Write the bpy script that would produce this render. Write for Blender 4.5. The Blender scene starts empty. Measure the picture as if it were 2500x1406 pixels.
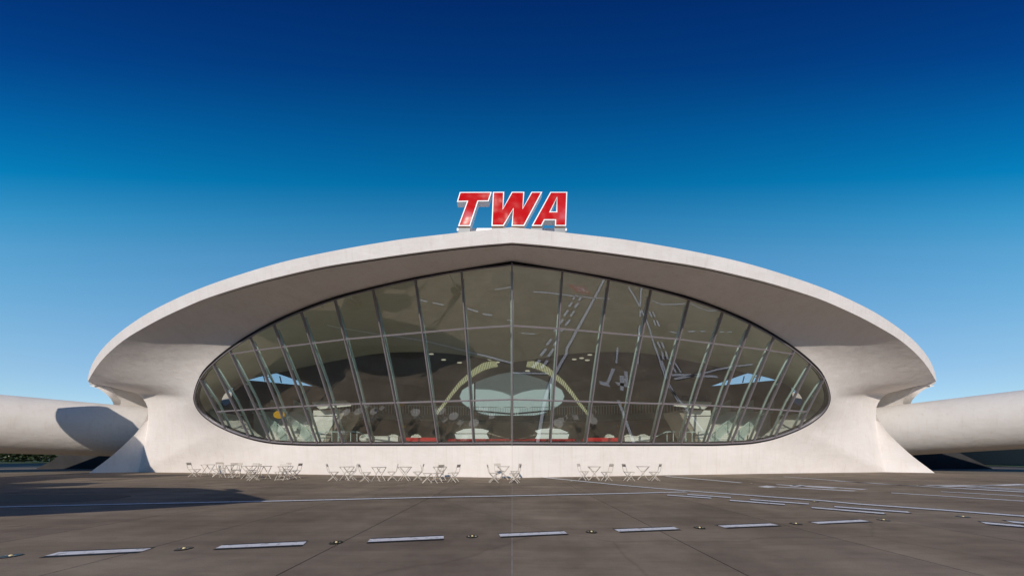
import bpy, bmesh, math, random
from mathutils import Vector, Matrix
random.seed(7)
R = math.radians
scene = bpy.context.scene
COL = scene.collection

# ---------------------------------------------------------------- camera
cam_data = bpy.data.cameras.new("camera")
cam = bpy.data.objects.new("camera", cam_data)
COL.objects.link(cam)
cam.location = (0, 0, 1.3)
cam.rotation_euler = (R(90), 0, 0)
cam_data.sensor_width = 36.0
cam_data.lens = 10.8
cam_data.shift_y = 0.1636
cam_data.clip_start = 0.05
cam_data.clip_end = 4000
scene.camera = cam

# ---------------------------------------------------------------- sky, sun, exposure
SUN_EL, SUN_AZ = 29.0, -3.0          # sun stands behind the camera, a little to the left
world = bpy.data.worlds.new("World")
scene.world = world
world.use_nodes = True
wn, wl = world.node_tree.nodes, world.node_tree.links
wn.clear()
w_out = wn.new("ShaderNodeOutputWorld")
w_bg = wn.new("ShaderNodeBackground")
w_bg.inputs["Strength"].default_value = 0.10
sky = wn.new("ShaderNodeTexSky")
sky.sky_type = 'NISHITA'
sky.sun_disc = False
sky.sun_elevation = R(SUN_EL)
sky.sun_rotation = R(180 - SUN_AZ)
sky.air_density = 1.0
sky.dust_density = 0.0
sky.ozone_density = 2.0
# a clear, polarised autumn sky: deep towards the zenith, pale at the horizon, the same all round
w_geo = wn.new("ShaderNodeTexCoord")
w_sep = wn.new("ShaderNodeSeparateXYZ")
w_ramp = wn.new("ShaderNodeValToRGB")
w_mul = wn.new("ShaderNodeMixRGB"); w_mul.blend_type = 'MULTIPLY'; w_mul.inputs[0].default_value = 1.0
wl.new(w_geo.outputs["Generated"], w_sep.inputs[0])
# the polarised look: dark band across the sun's meridian, so the blue is graded a little more along it than across
def w_math(op, a, b=None):
    nd = wn.new("ShaderNodeMath"); nd.operation = op
    for i, q in enumerate((a, b)):
        if q is None: continue
        if isinstance(q, (int, float)): nd.inputs[i].default_value = q
        else: wl.new(q, nd.inputs[i])
    return nd.outputs[0]
w_x = w_math('MULTIPLY', w_math('MULTIPLY', w_sep.outputs["X"], w_sep.outputs["X"]), 0.04)
w_y = w_math('MULTIPLY', w_sep.outputs["Y"], w_sep.outputs["Y"])
w_z = w_math('MULTIPLY', w_sep.outputs["Z"], w_sep.outputs["Z"])
w_len = w_math('SQRT', w_math('ADD', w_math('ADD', w_x, w_y), w_z))
wl.new(w_math('DIVIDE', w_sep.outputs["Z"], w_len), w_ramp.inputs[0])
SKY_RAMP = [(0.0, (1.0, 1.05, 1.2)), (0.27, (0.992, 1.189, 1.296)), (0.34, (0.981, 1.278, 1.357)), (0.41, (0.901, 1.348, 1.431)), (0.48, (0.771, 1.405, 1.509)), (0.54, (0.635, 1.426, 1.549)), (0.6, (0.308, 1.354, 1.559)), (0.66, (0.019, 1.095, 1.466)), (0.72, (0.012, 0.762, 1.283)), (0.78, (0.012, 0.385, 0.96)), (0.83, (0.012, 0.24, 0.748)), (1.0, (0.012, 0.19, 0.68))]
for i, (p, c) in enumerate(SKY_RAMP):
    e = w_ramp.color_ramp.elements[0] if i == 0 else w_ramp.color_ramp.elements[-1] if i == len(SKY_RAMP) - 1 else w_ramp.color_ramp.elements.new(p)
    e.position = p; e.color = (*c, 1)
wl.new(sky.outputs[0], w_mul.inputs[1])
wl.new(w_ramp.outputs[0], w_mul.inputs[2])
wl.new(w_mul.outputs[0], w_bg.inputs[0])
wl.new(w_bg.outputs[0], w_out.inputs[0])

sun_data = bpy.data.lights.new("sun", 'SUN')
sun_data.energy = 3.25
sun_data.angle = R(0.5)
sun_data.color = (1.0, 0.915, 0.81)
sun = bpy.data.objects.new("sun", sun_data)
sun.rotation_euler = (R(90 - SUN_EL), 0, R(SUN_AZ))
sun.location = (0, -20, 40)
COL.objects.link(sun)

scene.view_settings.view_transform = 'Standard'
scene.view_settings.look = 'None'
scene.view_settings.exposure = 0.0
scene.view_settings.gamma = 1.0
scene.view_settings.use_curve_mapping = False
scene.render.engine = 'CYCLES'
scene.cycles.use_denoising = True
scene.cycles.max_bounces = 10
scene.cycles.transparent_max_bounces = 24
scene.cycles.sample_clamp_indirect = 6.0

# ---------------------------------------------------------------- measured curves of the building (metres)
FASCIA_TOP = [[0.0, 12.21, 10.368],[0.315, 12.243, 10.362],[0.633, 12.277, 10.357],[0.952, 12.313, 10.352],[1.273, 12.351, 10.348],[1.596, 12.391, 10.345],[1.922, 12.433, 10.341],[2.25, 12.477, 10.338],[2.58, 12.523, 10.336],[2.913, 12.571, 10.335],[3.25, 12.621, 10.334],[3.589, 12.673, 10.335],[3.932, 12.728, 10.337],[4.279, 12.786, 10.337],[4.628, 12.845, 10.335],[4.981, 12.908, 10.33],[5.338, 12.973, 10.324],[5.699, 13.041, 10.317],[6.065, 13.112, 10.31],[6.436, 13.185, 10.303],[6.812, 13.263, 10.296],[7.193, 13.343, 10.289],[7.58, 13.427, 10.282],[7.973, 13.515, 10.275],[8.373, 13.607, 10.267],[8.78, 13.703, 10.259],[9.194, 13.803, 10.251],[9.615, 13.908, 10.242],[10.045, 14.018, 10.231],[10.482, 14.133, 10.217],[10.929, 14.253, 10.2],[11.384, 14.379, 10.18],[11.85, 14.511, 10.158],[12.327, 14.65, 10.134],[12.815, 14.796, 10.108],[13.317, 14.95, 10.082],[13.834, 15.112, 10.057],[14.367, 15.284, 10.031],[14.916, 15.466, 10.004],[15.483, 15.659, 9.975],[16.07, 15.863, 9.943],[16.677, 16.081, 9.907],[17.306, 16.312, 9.867],[17.959, 16.559, 9.822],[18.639, 16.823, 9.773],[19.353, 17.108, 9.722],[20.104, 17.416, 9.67],[20.894, 17.75, 9.613],[21.721, 18.11, 9.543],[22.592, 18.5, 9.463],[23.522, 18.93, 9.376],[24.524, 19.409, 9.287],[25.606, 19.943, 9.19],[26.774, 20.54, 9.079],[28.037, 21.209, 8.948],[29.408, 21.964, 8.793],[30.89, 22.813, 8.608],[32.443, 23.739, 8.374],[33.893, 24.637, 8.055],[35.134, 25.432, 7.641]]
LIP = [[0.0, 12.3, 9.821],[0.312, 12.332, 9.819],[0.625, 12.366, 9.818],[0.94, 12.401, 9.817],[1.257, 12.438, 9.816],[1.576, 12.477, 9.813],[1.897, 12.518, 9.808],[2.22, 12.56, 9.803],[2.545, 12.605, 9.798],[2.873, 12.652, 9.792],[3.204, 12.7, 9.786],[3.537, 12.751, 9.779],[3.874, 12.804, 9.773],[4.214, 12.86, 9.766],[4.557, 12.918, 9.759],[4.904, 12.978, 9.752],[5.255, 13.041, 9.745],[5.61, 13.106, 9.738],[5.969, 13.175, 9.732],[6.334, 13.246, 9.727],[6.703, 13.321, 9.724],[7.079, 13.399, 9.723],[7.459, 13.48, 9.722],[7.845, 13.565, 9.719],[8.237, 13.653, 9.713],[8.634, 13.745, 9.704],[9.038, 13.841, 9.691],[9.449, 13.941, 9.676],[9.867, 14.046, 9.66],[10.294, 14.156, 9.643],[10.729, 14.271, 9.626],[11.175, 14.391, 9.611],[11.63, 14.518, 9.596],[12.096, 14.651, 9.577],[12.572, 14.79, 9.555],[13.059, 14.936, 9.53],[13.559, 15.09, 9.502],[14.074, 15.252, 9.475],[14.605, 15.424, 9.447],[15.153, 15.606, 9.418],[15.717, 15.799, 9.386],[16.298, 16.002, 9.345],[16.894, 16.216, 9.293],[17.513, 16.443, 9.236],[18.158, 16.687, 9.179],[18.834, 16.95, 9.123],[19.543, 17.233, 9.065],[20.283, 17.537, 9.0],[21.061, 17.866, 8.928],[21.887, 18.225, 8.855],[22.775, 18.624, 8.785],[23.725, 19.063, 8.711],[24.729, 19.543, 8.617],[25.796, 20.07, 8.501],[26.948, 20.659, 8.369],[28.206, 21.326, 8.222],[29.578, 22.082, 8.052],[31.076, 22.94, 7.852],[32.765, 23.95, 7.627],[34.969, 25.335, 7.431]]
CANOPY_EDGE = [[34.969, 25.335, 7.431],[34.672, 25.397, 7.328],[34.37, 25.458, 7.234],[34.053, 25.514, 7.157],[33.737, 25.573, 7.088],[33.442, 25.649, 7.017],[33.184, 25.754, 6.947],[32.933, 25.866, 6.873],[32.652, 25.956, 6.786],[32.354, 26.047, 6.717],[32.028, 26.111, 6.623],[31.644, 26.088, 6.433],[31.191, 25.956, 6.121],[30.778, 25.805, 5.758],[30.497, 25.703, 5.368],[30.366, 25.635, 4.957]]
CREASE = [[30.366, 25.635, 4.957],[30.218, 25.518, 4.55],[30.112, 25.411, 4.149],[30.047, 25.315, 3.754],[29.99, 25.221, 3.362],[29.944, 25.13, 2.976],[29.908, 25.041, 2.593],[29.874, 24.953, 2.213],[29.842, 24.867, 1.837],[29.814, 24.782, 1.463],[29.79, 24.698, 1.093],[29.772, 24.614, 0.726],[29.76, 24.532, 0.363],[29.747, 24.45, 0.0]]
FOOT_EDGE = [[30.366, 25.635, 4.957],[30.16, 25.327, 4.391],[30.154, 25.087, 3.897],[30.196, 24.867, 3.431],[30.292, 24.667, 3.003],[30.449, 24.489, 2.618],[30.613, 24.317, 2.244],[30.785, 24.15, 1.882],[30.967, 23.989, 1.533],[31.161, 23.834, 1.2],[31.385, 23.698, 0.886],[31.62, 23.566, 0.585],[31.807, 23.402, 0.29],[31.936, 23.2, 0.0]]
FRAME_OUTER = [[[0.0, 13.561, 9.879],[0.257, 13.623, 9.877],[0.515, 13.685, 9.874],[0.777, 13.748, 9.872],[1.041, 13.811, 9.869],[1.307, 13.875, 9.867],[1.575, 13.94, 9.864],[1.846, 14.005, 9.861],[2.12, 14.072, 9.857],[2.396, 14.139, 9.853],[2.675, 14.207, 9.85],[2.957, 14.275, 9.846],[3.241, 14.344, 9.842],[3.528, 14.414, 9.838],[3.817, 14.485, 9.832],[4.11, 14.557, 9.826],[4.405, 14.631, 9.818],[4.703, 14.707, 9.808],[5.004, 14.785, 9.796],[5.309, 14.864, 9.782],[5.616, 14.945, 9.767],[5.927, 15.027, 9.751],[6.241, 15.111, 9.734],[6.558, 15.196, 9.715],[6.879, 15.283, 9.695],[7.204, 15.371, 9.674],[7.532, 15.46, 9.654],[7.865, 15.55, 9.632],[8.201, 15.643, 9.608],[8.541, 15.738, 9.582],[8.885, 15.836, 9.551],[9.233, 15.938, 9.517],[9.586, 16.043, 9.477],[9.943, 16.152, 9.434],[10.304, 16.263, 9.387],[10.67, 16.378, 9.337],[11.041, 16.496, 9.283],[11.418, 16.617, 9.226],[11.799, 16.742, 9.165],[12.186, 16.869, 9.101],[12.578, 17.0, 9.034],[12.977, 17.135, 8.961],[13.38, 17.275, 8.882],[13.789, 17.42, 8.796],[14.205, 17.57, 8.703],[14.626, 17.726, 8.605],[15.054, 17.886, 8.5],[15.488, 18.051, 8.39],[15.93, 18.22, 8.275],[16.379, 18.395, 8.154],[16.835, 18.576, 8.025],[17.298, 18.764, 7.885],[17.767, 18.96, 7.737],[18.243, 19.162, 7.578],[18.724, 19.373, 7.407],[19.21, 19.594, 7.221],[19.703, 19.822, 7.024],[20.188, 20.064, 6.799],[20.645, 20.321, 6.537],[21.077, 20.588, 6.247]],[[21.077, 20.588, 6.247],[21.189, 20.661, 6.166],[21.301, 20.734, 6.083],[21.411, 20.808, 5.999],[21.518, 20.882, 5.914],[21.623, 20.956, 5.827],[21.726, 21.031, 5.738],[21.826, 21.106, 5.648],[21.923, 21.181, 5.557],[22.018, 21.256, 5.465],[22.104, 21.33, 5.37],[22.178, 21.402, 5.275],[22.238, 21.471, 5.178],[22.286, 21.537, 5.082],[22.322, 21.601, 4.986],[22.35, 21.661, 4.891]],[[22.35, 21.661, 4.891],[22.37, 21.765, 4.719],[22.354, 21.855, 4.554],[22.311, 21.934, 4.397],[22.245, 22.004, 4.248],[22.152, 22.062, 4.108],[22.038, 22.109, 3.978],[21.91, 22.15, 3.854],[21.775, 22.187, 3.734],[21.627, 22.217, 3.62],[21.468, 22.241, 3.513],[21.299, 22.259, 3.412],[21.124, 22.273, 3.315],[20.944, 22.285, 3.221]],[[20.944, 22.285, 3.221],[20.525, 22.295, 3.03],[20.082, 22.289, 2.859],[19.629, 22.274, 2.697],[19.161, 22.249, 2.549],[18.675, 22.207, 2.423],[18.17, 22.148, 2.318],[17.653, 22.076, 2.232],[17.128, 21.992, 2.163],[16.592, 21.893, 2.115],[16.052, 21.785, 2.083],[15.515, 21.674, 2.056],[14.982, 21.563, 2.03],[14.451, 21.449, 2.012],[13.923, 21.331, 2.001],[13.398, 21.211, 1.995],[12.878, 21.091, 1.992],[12.362, 20.97, 1.991],[11.853, 20.85, 1.991],[11.349, 20.732, 1.991],[10.852, 20.617, 1.988],[10.361, 20.505, 1.982],[9.876, 20.394, 1.977],[9.395, 20.283, 1.973],[8.92, 20.174, 1.969],[8.449, 20.066, 1.965],[7.984, 19.958, 1.962],[7.523, 19.852, 1.959],[7.068, 19.746, 1.956],[6.617, 19.641, 1.953],[6.17, 19.538, 1.951],[5.729, 19.435, 1.949],[5.292, 19.334, 1.948],[4.859, 19.233, 1.946],[4.431, 19.133, 1.944],[4.008, 19.034, 1.943],[3.588, 18.937, 1.941],[3.173, 18.84, 1.94],[2.763, 18.744, 1.939],[2.356, 18.649, 1.937],[1.953, 18.556, 1.936],[1.555, 18.463, 1.935],[1.16, 18.371, 1.933],[0.77, 18.28, 1.931],[0.383, 18.19, 1.93],[0.0, 18.101, 1.928]]]
FRAME_INNER = [[[0.0, 13.631, 9.757],[0.258, 13.689, 9.761],[0.518, 13.748, 9.765],[0.78, 13.806, 9.771],[1.045, 13.866, 9.776],[1.312, 13.925, 9.781],[1.581, 13.986, 9.785],[1.853, 14.049, 9.787],[2.126, 14.112, 9.788],[2.402, 14.178, 9.787],[2.68, 14.245, 9.784],[2.961, 14.314, 9.78],[3.244, 14.384, 9.774],[3.53, 14.455, 9.766],[3.819, 14.528, 9.758],[4.111, 14.602, 9.748],[4.405, 14.677, 9.737],[4.703, 14.754, 9.725],[5.003, 14.832, 9.713],[5.307, 14.911, 9.699],[5.613, 14.992, 9.683],[5.923, 15.074, 9.667],[6.237, 15.158, 9.649],[6.553, 15.244, 9.629],[6.874, 15.331, 9.608],[7.198, 15.42, 9.585],[7.525, 15.511, 9.562],[7.857, 15.603, 9.537],[8.192, 15.697, 9.51],[8.531, 15.793, 9.481],[8.875, 15.893, 9.448],[9.222, 15.995, 9.411],[9.574, 16.101, 9.37],[9.93, 16.21, 9.326],[10.291, 16.322, 9.278],[10.656, 16.438, 9.227],[11.026, 16.556, 9.171],[11.402, 16.679, 9.112],[11.782, 16.804, 9.048],[12.168, 16.934, 8.98],[12.559, 17.067, 8.907],[12.956, 17.204, 8.83],[13.359, 17.346, 8.749],[13.767, 17.491, 8.663],[14.182, 17.64, 8.572],[14.604, 17.794, 8.477],[15.032, 17.953, 8.375],[15.466, 18.117, 8.265],[15.907, 18.287, 8.15],[16.355, 18.462, 8.027],[16.81, 18.643, 7.896],[17.271, 18.832, 7.756],[17.739, 19.028, 7.605],[18.214, 19.231, 7.446],[18.695, 19.442, 7.274],[19.181, 19.662, 7.088],[19.675, 19.889, 6.895],[20.164, 20.129, 6.675],[20.626, 20.386, 6.415],[21.062, 20.653, 6.127]],[[21.062, 20.653, 6.127],[21.164, 20.719, 6.053],[21.266, 20.786, 5.978],[21.365, 20.853, 5.902],[21.463, 20.92, 5.824],[21.558, 20.988, 5.745],[21.649, 21.055, 5.664],[21.738, 21.123, 5.582],[21.825, 21.191, 5.499],[21.907, 21.258, 5.415],[21.981, 21.325, 5.329],[22.044, 21.389, 5.242],[22.096, 21.451, 5.155],[22.137, 21.51, 5.068],[22.169, 21.567, 4.982],[22.192, 21.621, 4.896]],[[22.192, 21.621, 4.896],[22.207, 21.719, 4.731],[22.184, 21.804, 4.574],[22.136, 21.878, 4.425],[22.063, 21.941, 4.284],[21.963, 21.991, 4.154],[21.844, 22.032, 4.033],[21.715, 22.069, 3.917],[21.579, 22.101, 3.803],[21.434, 22.129, 3.695],[21.279, 22.151, 3.593],[21.115, 22.168, 3.496],[20.946, 22.181, 3.403],[20.771, 22.192, 3.313]],[[20.771, 22.192, 3.313],[20.355, 22.201, 3.125],[19.915, 22.194, 2.956],[19.461, 22.177, 2.799],[18.993, 22.148, 2.658],[18.507, 22.103, 2.536],[18.004, 22.042, 2.436],[17.49, 21.969, 2.353],[16.968, 21.883, 2.288],[16.435, 21.782, 2.245],[15.898, 21.672, 2.217],[15.364, 21.56, 2.193],[14.836, 21.449, 2.17],[14.31, 21.335, 2.153],[13.787, 21.219, 2.142],[13.268, 21.101, 2.136],[12.754, 20.982, 2.132],[12.245, 20.864, 2.13],[11.741, 20.746, 2.128],[11.243, 20.631, 2.125],[10.751, 20.518, 2.121],[10.266, 20.407, 2.115],[9.785, 20.297, 2.109],[9.309, 20.188, 2.104],[8.839, 20.08, 2.099],[8.373, 19.973, 2.095],[7.912, 19.867, 2.091],[7.456, 19.762, 2.087],[7.005, 19.658, 2.084],[6.558, 19.555, 2.081],[6.116, 19.453, 2.078],[5.679, 19.351, 2.076],[5.246, 19.251, 2.073],[4.817, 19.152, 2.071],[4.393, 19.053, 2.069],[3.973, 18.956, 2.067],[3.558, 18.859, 2.065],[3.146, 18.764, 2.063],[2.739, 18.669, 2.061],[2.336, 18.575, 2.059],[1.937, 18.483, 2.057],[1.542, 18.391, 2.055],[1.151, 18.3, 2.053],[0.763, 18.211, 2.05],[0.38, 18.122, 2.048],[0.0, 18.034, 2.045]]]
BASE = [[29.747, 24.45, 0.0],[29.086, 24.339, 0.0],[28.425, 24.226, 0.0],[27.764, 24.111, 0.0],[27.103, 23.996, 0.0],[26.442, 23.879, 0.0],[25.781, 23.76, 0.0],[25.12, 23.641, 0.0],[24.459, 23.519, 0.0],[23.798, 23.397, 0.0],[23.137, 23.273, 0.0],[22.476, 23.148, 0.0],[21.815, 23.021, 0.0],[21.154, 22.893, 0.0],[20.493, 22.763, 0.0],[19.832, 22.632, 0.0],[19.171, 22.5, 0.0],[18.51, 22.366, 0.0],[17.848, 22.231, 0.0],[17.187, 22.095, 0.0],[16.526, 21.957, 0.0],[15.865, 21.818, 0.0],[15.204, 21.677, 0.0],[14.543, 21.535, 0.0],[13.882, 21.392, 0.0],[13.221, 21.247, 0.0],[12.56, 21.101, 0.0],[11.899, 20.953, 0.0],[11.238, 20.804, 0.0],[10.577, 20.654, 0.0],[9.916, 20.502, 0.0],[9.255, 20.349, 0.0],[8.594, 20.195, 0.0],[7.933, 20.039, 0.0],[7.272, 19.882, 0.0],[6.611, 19.723, 0.0],[5.95, 19.563, 0.0],[5.288, 19.401, 0.0],[4.627, 19.239, 0.0],[3.966, 19.074, 0.0],[3.305, 18.909, 0.0],[2.644, 18.742, 0.0],[1.983, 18.573, 0.0],[1.322, 18.404, 0.0],[0.661, 18.233, 0.0],[0.0, 18.06, 0.0]]
MULLIONS = [[[0.0, 13.587, 9.833],[0.0, 18.074, 1.975]],[[2.319, 14.139, 9.821],[2.329, 18.583, 2.043]],[[4.631, 14.718, 9.758],[4.598, 19.104, 2.064]],[[6.932, 15.337, 9.623],[6.94, 19.642, 2.086]],[[9.202, 15.976, 9.437],[9.223, 20.166, 2.107]],[[11.429, 16.676, 9.127],[11.346, 20.654, 2.126]],[[13.461, 17.376, 8.737],[13.357, 21.116, 2.145]],[[15.411, 18.088, 8.294],[15.37, 21.571, 2.177]],[[17.278, 18.835, 7.754],[17.213, 21.937, 2.294]],[[19.013, 19.587, 7.15],[18.911, 22.161, 2.6]],[[20.669, 20.37, 6.46],[20.679, 22.22, 3.226]]]
TRANSOM_UPPER = [[0.0, 14.871, 7.585],[2.317, 15.375, 7.655],[7.51, 16.567, 7.706],[10.33, 17.217, 7.728],[11.467, 17.509, 7.685],[15.474, 18.48, 7.633],[17.276, 18.943, 7.564]]
TRANSOM_LOWER = [[0.0, 16.71, 4.364],[11.417, 19.312, 4.506],[15.402, 20.266, 4.475],[20.588, 21.535, 4.387]]
VAULT_BACK = [[0.0, 30.0, 10.42],[0.378, 30.0, 10.456],[0.757, 30.0, 10.494],[1.135, 30.0, 10.534],[1.512, 30.0, 10.581],[1.888, 30.0, 10.636],[2.262, 30.0, 10.699],[2.636, 30.0, 10.768],[3.01, 30.0, 10.838],[3.384, 30.0, 10.906],[3.759, 30.001, 10.969],[4.135, 30.002, 11.026],[4.512, 30.004, 11.079],[4.889, 30.006, 11.128],[5.267, 30.007, 11.172],[5.645, 30.005, 11.213],[6.022, 29.999, 11.248],[6.399, 29.99, 11.278],[6.775, 29.977, 11.304],[7.15, 29.961, 11.325],[7.524, 29.942, 11.342],[7.897, 29.919, 11.353],[8.269, 29.893, 11.36],[8.639, 29.862, 11.361],[9.007, 29.827, 11.356],[9.371, 29.786, 11.346],[9.734, 29.74, 11.329],[10.092, 29.687, 11.307],[10.448, 29.628, 11.28],[10.8, 29.564, 11.247],[11.15, 29.496, 11.209],[11.496, 29.425, 11.165],[11.839, 29.353, 11.117],[12.18, 29.28, 11.065],[12.519, 29.208, 11.007],[12.856, 29.137, 10.946],[13.192, 29.069, 10.88],[13.526, 29.004, 10.81],[13.86, 28.941, 10.735],[14.191, 28.88, 10.655],[14.521, 28.819, 10.572],[14.849, 28.757, 10.487],[15.174, 28.694, 10.401],[15.496, 28.629, 10.314],[15.815, 28.562, 10.226],[16.132, 28.494, 10.137],[16.446, 28.424, 10.047],[16.758, 28.354, 9.955],[17.068, 28.284, 9.863],[17.376, 28.214, 9.772],[17.684, 28.146, 9.68],[17.991, 28.08, 9.588],[18.298, 28.017, 9.497],[18.605, 27.956, 9.407],[18.913, 27.899, 9.318],[19.22, 27.843, 9.229],[19.527, 27.789, 9.14],[19.833, 27.736, 9.051],[20.137, 27.682, 8.961],[20.439, 27.626, 8.87],[20.737, 27.568, 8.779],[21.032, 27.507, 8.687],[21.322, 27.441, 8.596],[21.608, 27.371, 8.506],[21.891, 27.299, 8.417],[22.17, 27.226, 8.325],[22.448, 27.155, 8.228],[22.724, 27.089, 8.121],[23.0, 27.029, 8.005],[23.277, 26.977, 7.877],[23.556, 26.932, 7.74],[23.834, 26.892, 7.592],[24.106, 26.855, 7.431],[24.368, 26.818, 7.253],[24.62, 26.782, 7.056],[24.851, 26.748, 6.837],[25.049, 26.72, 6.588],[25.193, 26.706, 6.305],[25.268, 26.71, 5.998],[25.265, 26.734, 5.689],[25.191, 26.779, 5.395],[25.065, 26.837, 5.123],[24.908, 26.903, 4.872],[24.733, 26.966, 4.631],[24.549, 27.022, 4.388],[24.359, 27.068, 4.14],[24.166, 27.105, 3.886],[23.969, 27.138, 3.629],[23.772, 27.169, 3.372],[23.573, 27.2, 3.113]]
REAR_COLUMNS = [[[0.0, 44.0, 19.604],[0.0, 44.0, 11.977],[0.0, 44.0, 11.977]],[[2.893, 43.4, 19.226],[2.893, 43.4, 11.832],[2.893, 43.4, 11.832]],[[5.707, 42.8, 18.851],[5.707, 42.8, 11.686],[5.707, 42.8, 11.686]],[[8.44, 42.2, 18.48],[8.44, 42.2, 11.541],[8.44, 42.2, 11.541]],[[11.093, 41.6, 18.113],[11.093, 41.6, 11.395],[11.093, 41.6, 11.395]],[[13.667, 41.0, 17.749],[13.667, 41.0, 11.249],[13.667, 41.0, 11.249]],[[15.85, 39.625, 17.08],[15.85, 39.625, 10.916],[15.85, 39.625, 10.916]],[[17.85, 38.25, 16.419],[17.85, 38.25, 10.582],[17.85, 38.25, 10.582]],[[19.667, 36.875, 15.766],[19.667, 36.875, 10.248],[19.667, 36.875, 10.248]],[[21.3, 35.5, 15.121],[21.3, 35.5, 9.915],[21.3, 35.5, 9.915]],[[22.312, 34.362, 14.16],[22.312, 34.362, 9.089],[22.312, 34.362, 9.089]],[[22.885, 33.654, 13.58],[22.885, 33.654, 9.297],[22.885, 33.654, 9.006]],[[23.347, 33.038, 13.087],[23.347, 33.038, 9.465],[23.347, 33.038, 8.932]],[[23.777, 32.423, 12.603],[23.777, 32.423, 9.622],[23.777, 32.423, 8.867]],[[24.342, 31.531, 11.92],[24.342, 31.531, 9.802],[24.342, 31.531, 8.786]],[[24.565, 30.964, 11.528],[24.565, 30.964, 9.479],[24.565, 30.964, 8.72]],[[24.799, 30.268, 11.057],[24.799, 30.268, 9.093],[24.799, 30.268, 8.633]],[[24.96, 29.714, 10.691],[24.96, 29.714, 8.792],[24.96, 29.714, 8.55]],[[25.069, 29.286, 10.413],[25.069, 29.286, 8.563],[25.069, 29.286, 8.485]],[[25.236, 28.677, 10.013],[25.236, 28.677, 8.259],[25.236, 28.677, 8.259]],[[25.416, 28.032, 9.589],[25.416, 28.032, 8.102],[25.416, 28.032, 8.102]],[[25.471, 27.806, 9.443],[25.471, 27.806, 7.417],[25.471, 27.806, 6.12]],[[25.514, 27.613, 9.319],[25.514, 27.613, 7.228],[25.514, 27.613, 5.939]],[[25.555, 27.419, 9.196],[25.555, 27.419, 7.04],[25.555, 27.419, 5.76]],[[25.592, 27.226, 9.073],[25.592, 27.226, 6.709],[25.592, 27.226, 5.801]],[[25.615, 27.097, 8.992],[25.615, 27.097, 6.435],[25.615, 27.097, 6.048]],[[25.776, 27.0, 8.932],[25.776, 27.0, 6.772],[25.776, 27.0, 6.772]]]
DASHES = [[[-6.02, 3.9],[-6.119, 4.203],[-5.066, 4.364],[-5.005, 4.107]],[[-4.13, 4.232],[-4.214, 4.499],[-3.127, 4.712],[-3.016, 4.404]],[[-2.155, 4.548],[-2.224, 4.846],[-1.121, 5.034],[-1.05, 4.733]],[[-0.175, 4.858],[-0.23, 5.159],[0.878, 5.334],[0.941, 5.052]],[[1.837, 5.186],[1.786, 5.478],[2.938, 5.659],[2.964, 5.357]],[[3.852, 5.478],[3.817, 5.783],[4.929, 5.938],[4.983, 5.659]],[[5.856, 5.804],[5.816, 6.056],[7.062, 6.29],[7.062, 6.0]]]
LIGHTS = [[-6.495, 3.98],[-4.587, 4.295],[-2.631, 4.599],[-0.64, 4.949],[1.356, 5.242],[3.383, 5.54],[5.427, 5.873],[7.51, 6.21],[9.606, 6.544],[8.566, 8.705],[11.165, 14.338],[2.992, 15.476],[17.752, 13.448],[17.333, 18.056]]
LINE_A = [[-12.979, 7.788],[-10.0, 8.333],[-6.5, 8.864],[-2.562, 9.606],[0.0, 9.969],[3.514, 10.541],[6.257, 11.042]]
LINE_B = [[1.913, 18.396],[4.906, 13.43],[6.362, 11.525],[8.945, 8.945],[9.329, 8.263],[10.278, 7.386],[11.009, 6.606]]
LINE_C = [[9.745, 19.5],[11.022, 14.773]]
LINE_D = [[16.9, 19.118],[16.915, 14.254],[18.466, 11.08]]
LINE_E = [[13.272, 10.75],[14.653, 8.792]]
LINE_F = [[18.2, 13.0],[20.128, 13.265],[23.314, 13.989]]
PAIRS = [[[5.138, 10.167],[6.12, 9.429]],[[5.888, 10.317],[6.811, 9.559]],[[6.359, 8.97],[7.276, 8.193]],[[7.071, 9.112],[8.007, 8.284]],[[7.518, 7.708],[8.387, 6.92]],[[8.229, 7.844],[9.128, 7.065]],[[9.116, 5.945],[9.431, 5.659]],[[9.772, 6.037],[10.107, 5.786]]]
GLYPH = [[[10.317, 12.897],[11.077, 13.356],[11.118, 12.829],[10.373, 12.468]],[[11.15, 12.965],[11.031, 12.728],[12.46, 11.259],[12.787, 11.39]],[[11.822, 13.81],[12.071, 13.929],[13.232, 12.405],[12.739, 12.249]],[[11.923, 13.247],[12.872, 13.732],[12.736, 13.176],[11.888, 12.829]],[[12.857, 13.393],[12.736, 13.176],[13.456, 11.804],[13.826, 11.919]]]
CHAIRS = [[-19.755, 19.118, 15.0],[-18.353, 19.118, 225.0],[-20.037, 21.196, 110.0],[-16.825, 18.75, 120.0],[-16.322, 18.056, 250.0],[-15.287, 18.056, 270.0],[-13.693, 16.25, 235.0],[-12.22, 16.25, 280.0],[-14.173, 19.118, 255.0],[-12.304, 17.411, 185.0],[-9.292, 15.984, 20.0],[-8.637, 16.525, 215.0],[-7.387, 15.476, 12.0],[-6.348, 16.25, 205.0],[-4.983, 16.25, 188.0],[-4.077, 14.773, 18.0],[-4.086, 17.411, 268.0],[-3.624, 14.773, 150.0],[-2.905, 15.234, 163.0],[-0.9, 15.0, 12.0],[-0.707, 17.105, 295.0],[0.179, 16.81, 200.0],[0.118, 14.773, 165.0],[3.856, 16.525, 325.0],[4.923, 15.984, 195.0],[6.095, 15.984, 8.0],[7.416, 15.984, 172.0]]
TABLES = [[-19.915, 20.103],[-17.096, 18.396],[-14.904, 17.411],[-13.798, 17.105],[-12.395, 16.81],[-8.732, 16.25],[-6.815, 15.726],[-5.584, 15.984],[-3.813, 16.25],[-0.467, 16.667],[4.392, 16.387],[7.111, 16.667]]
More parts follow.
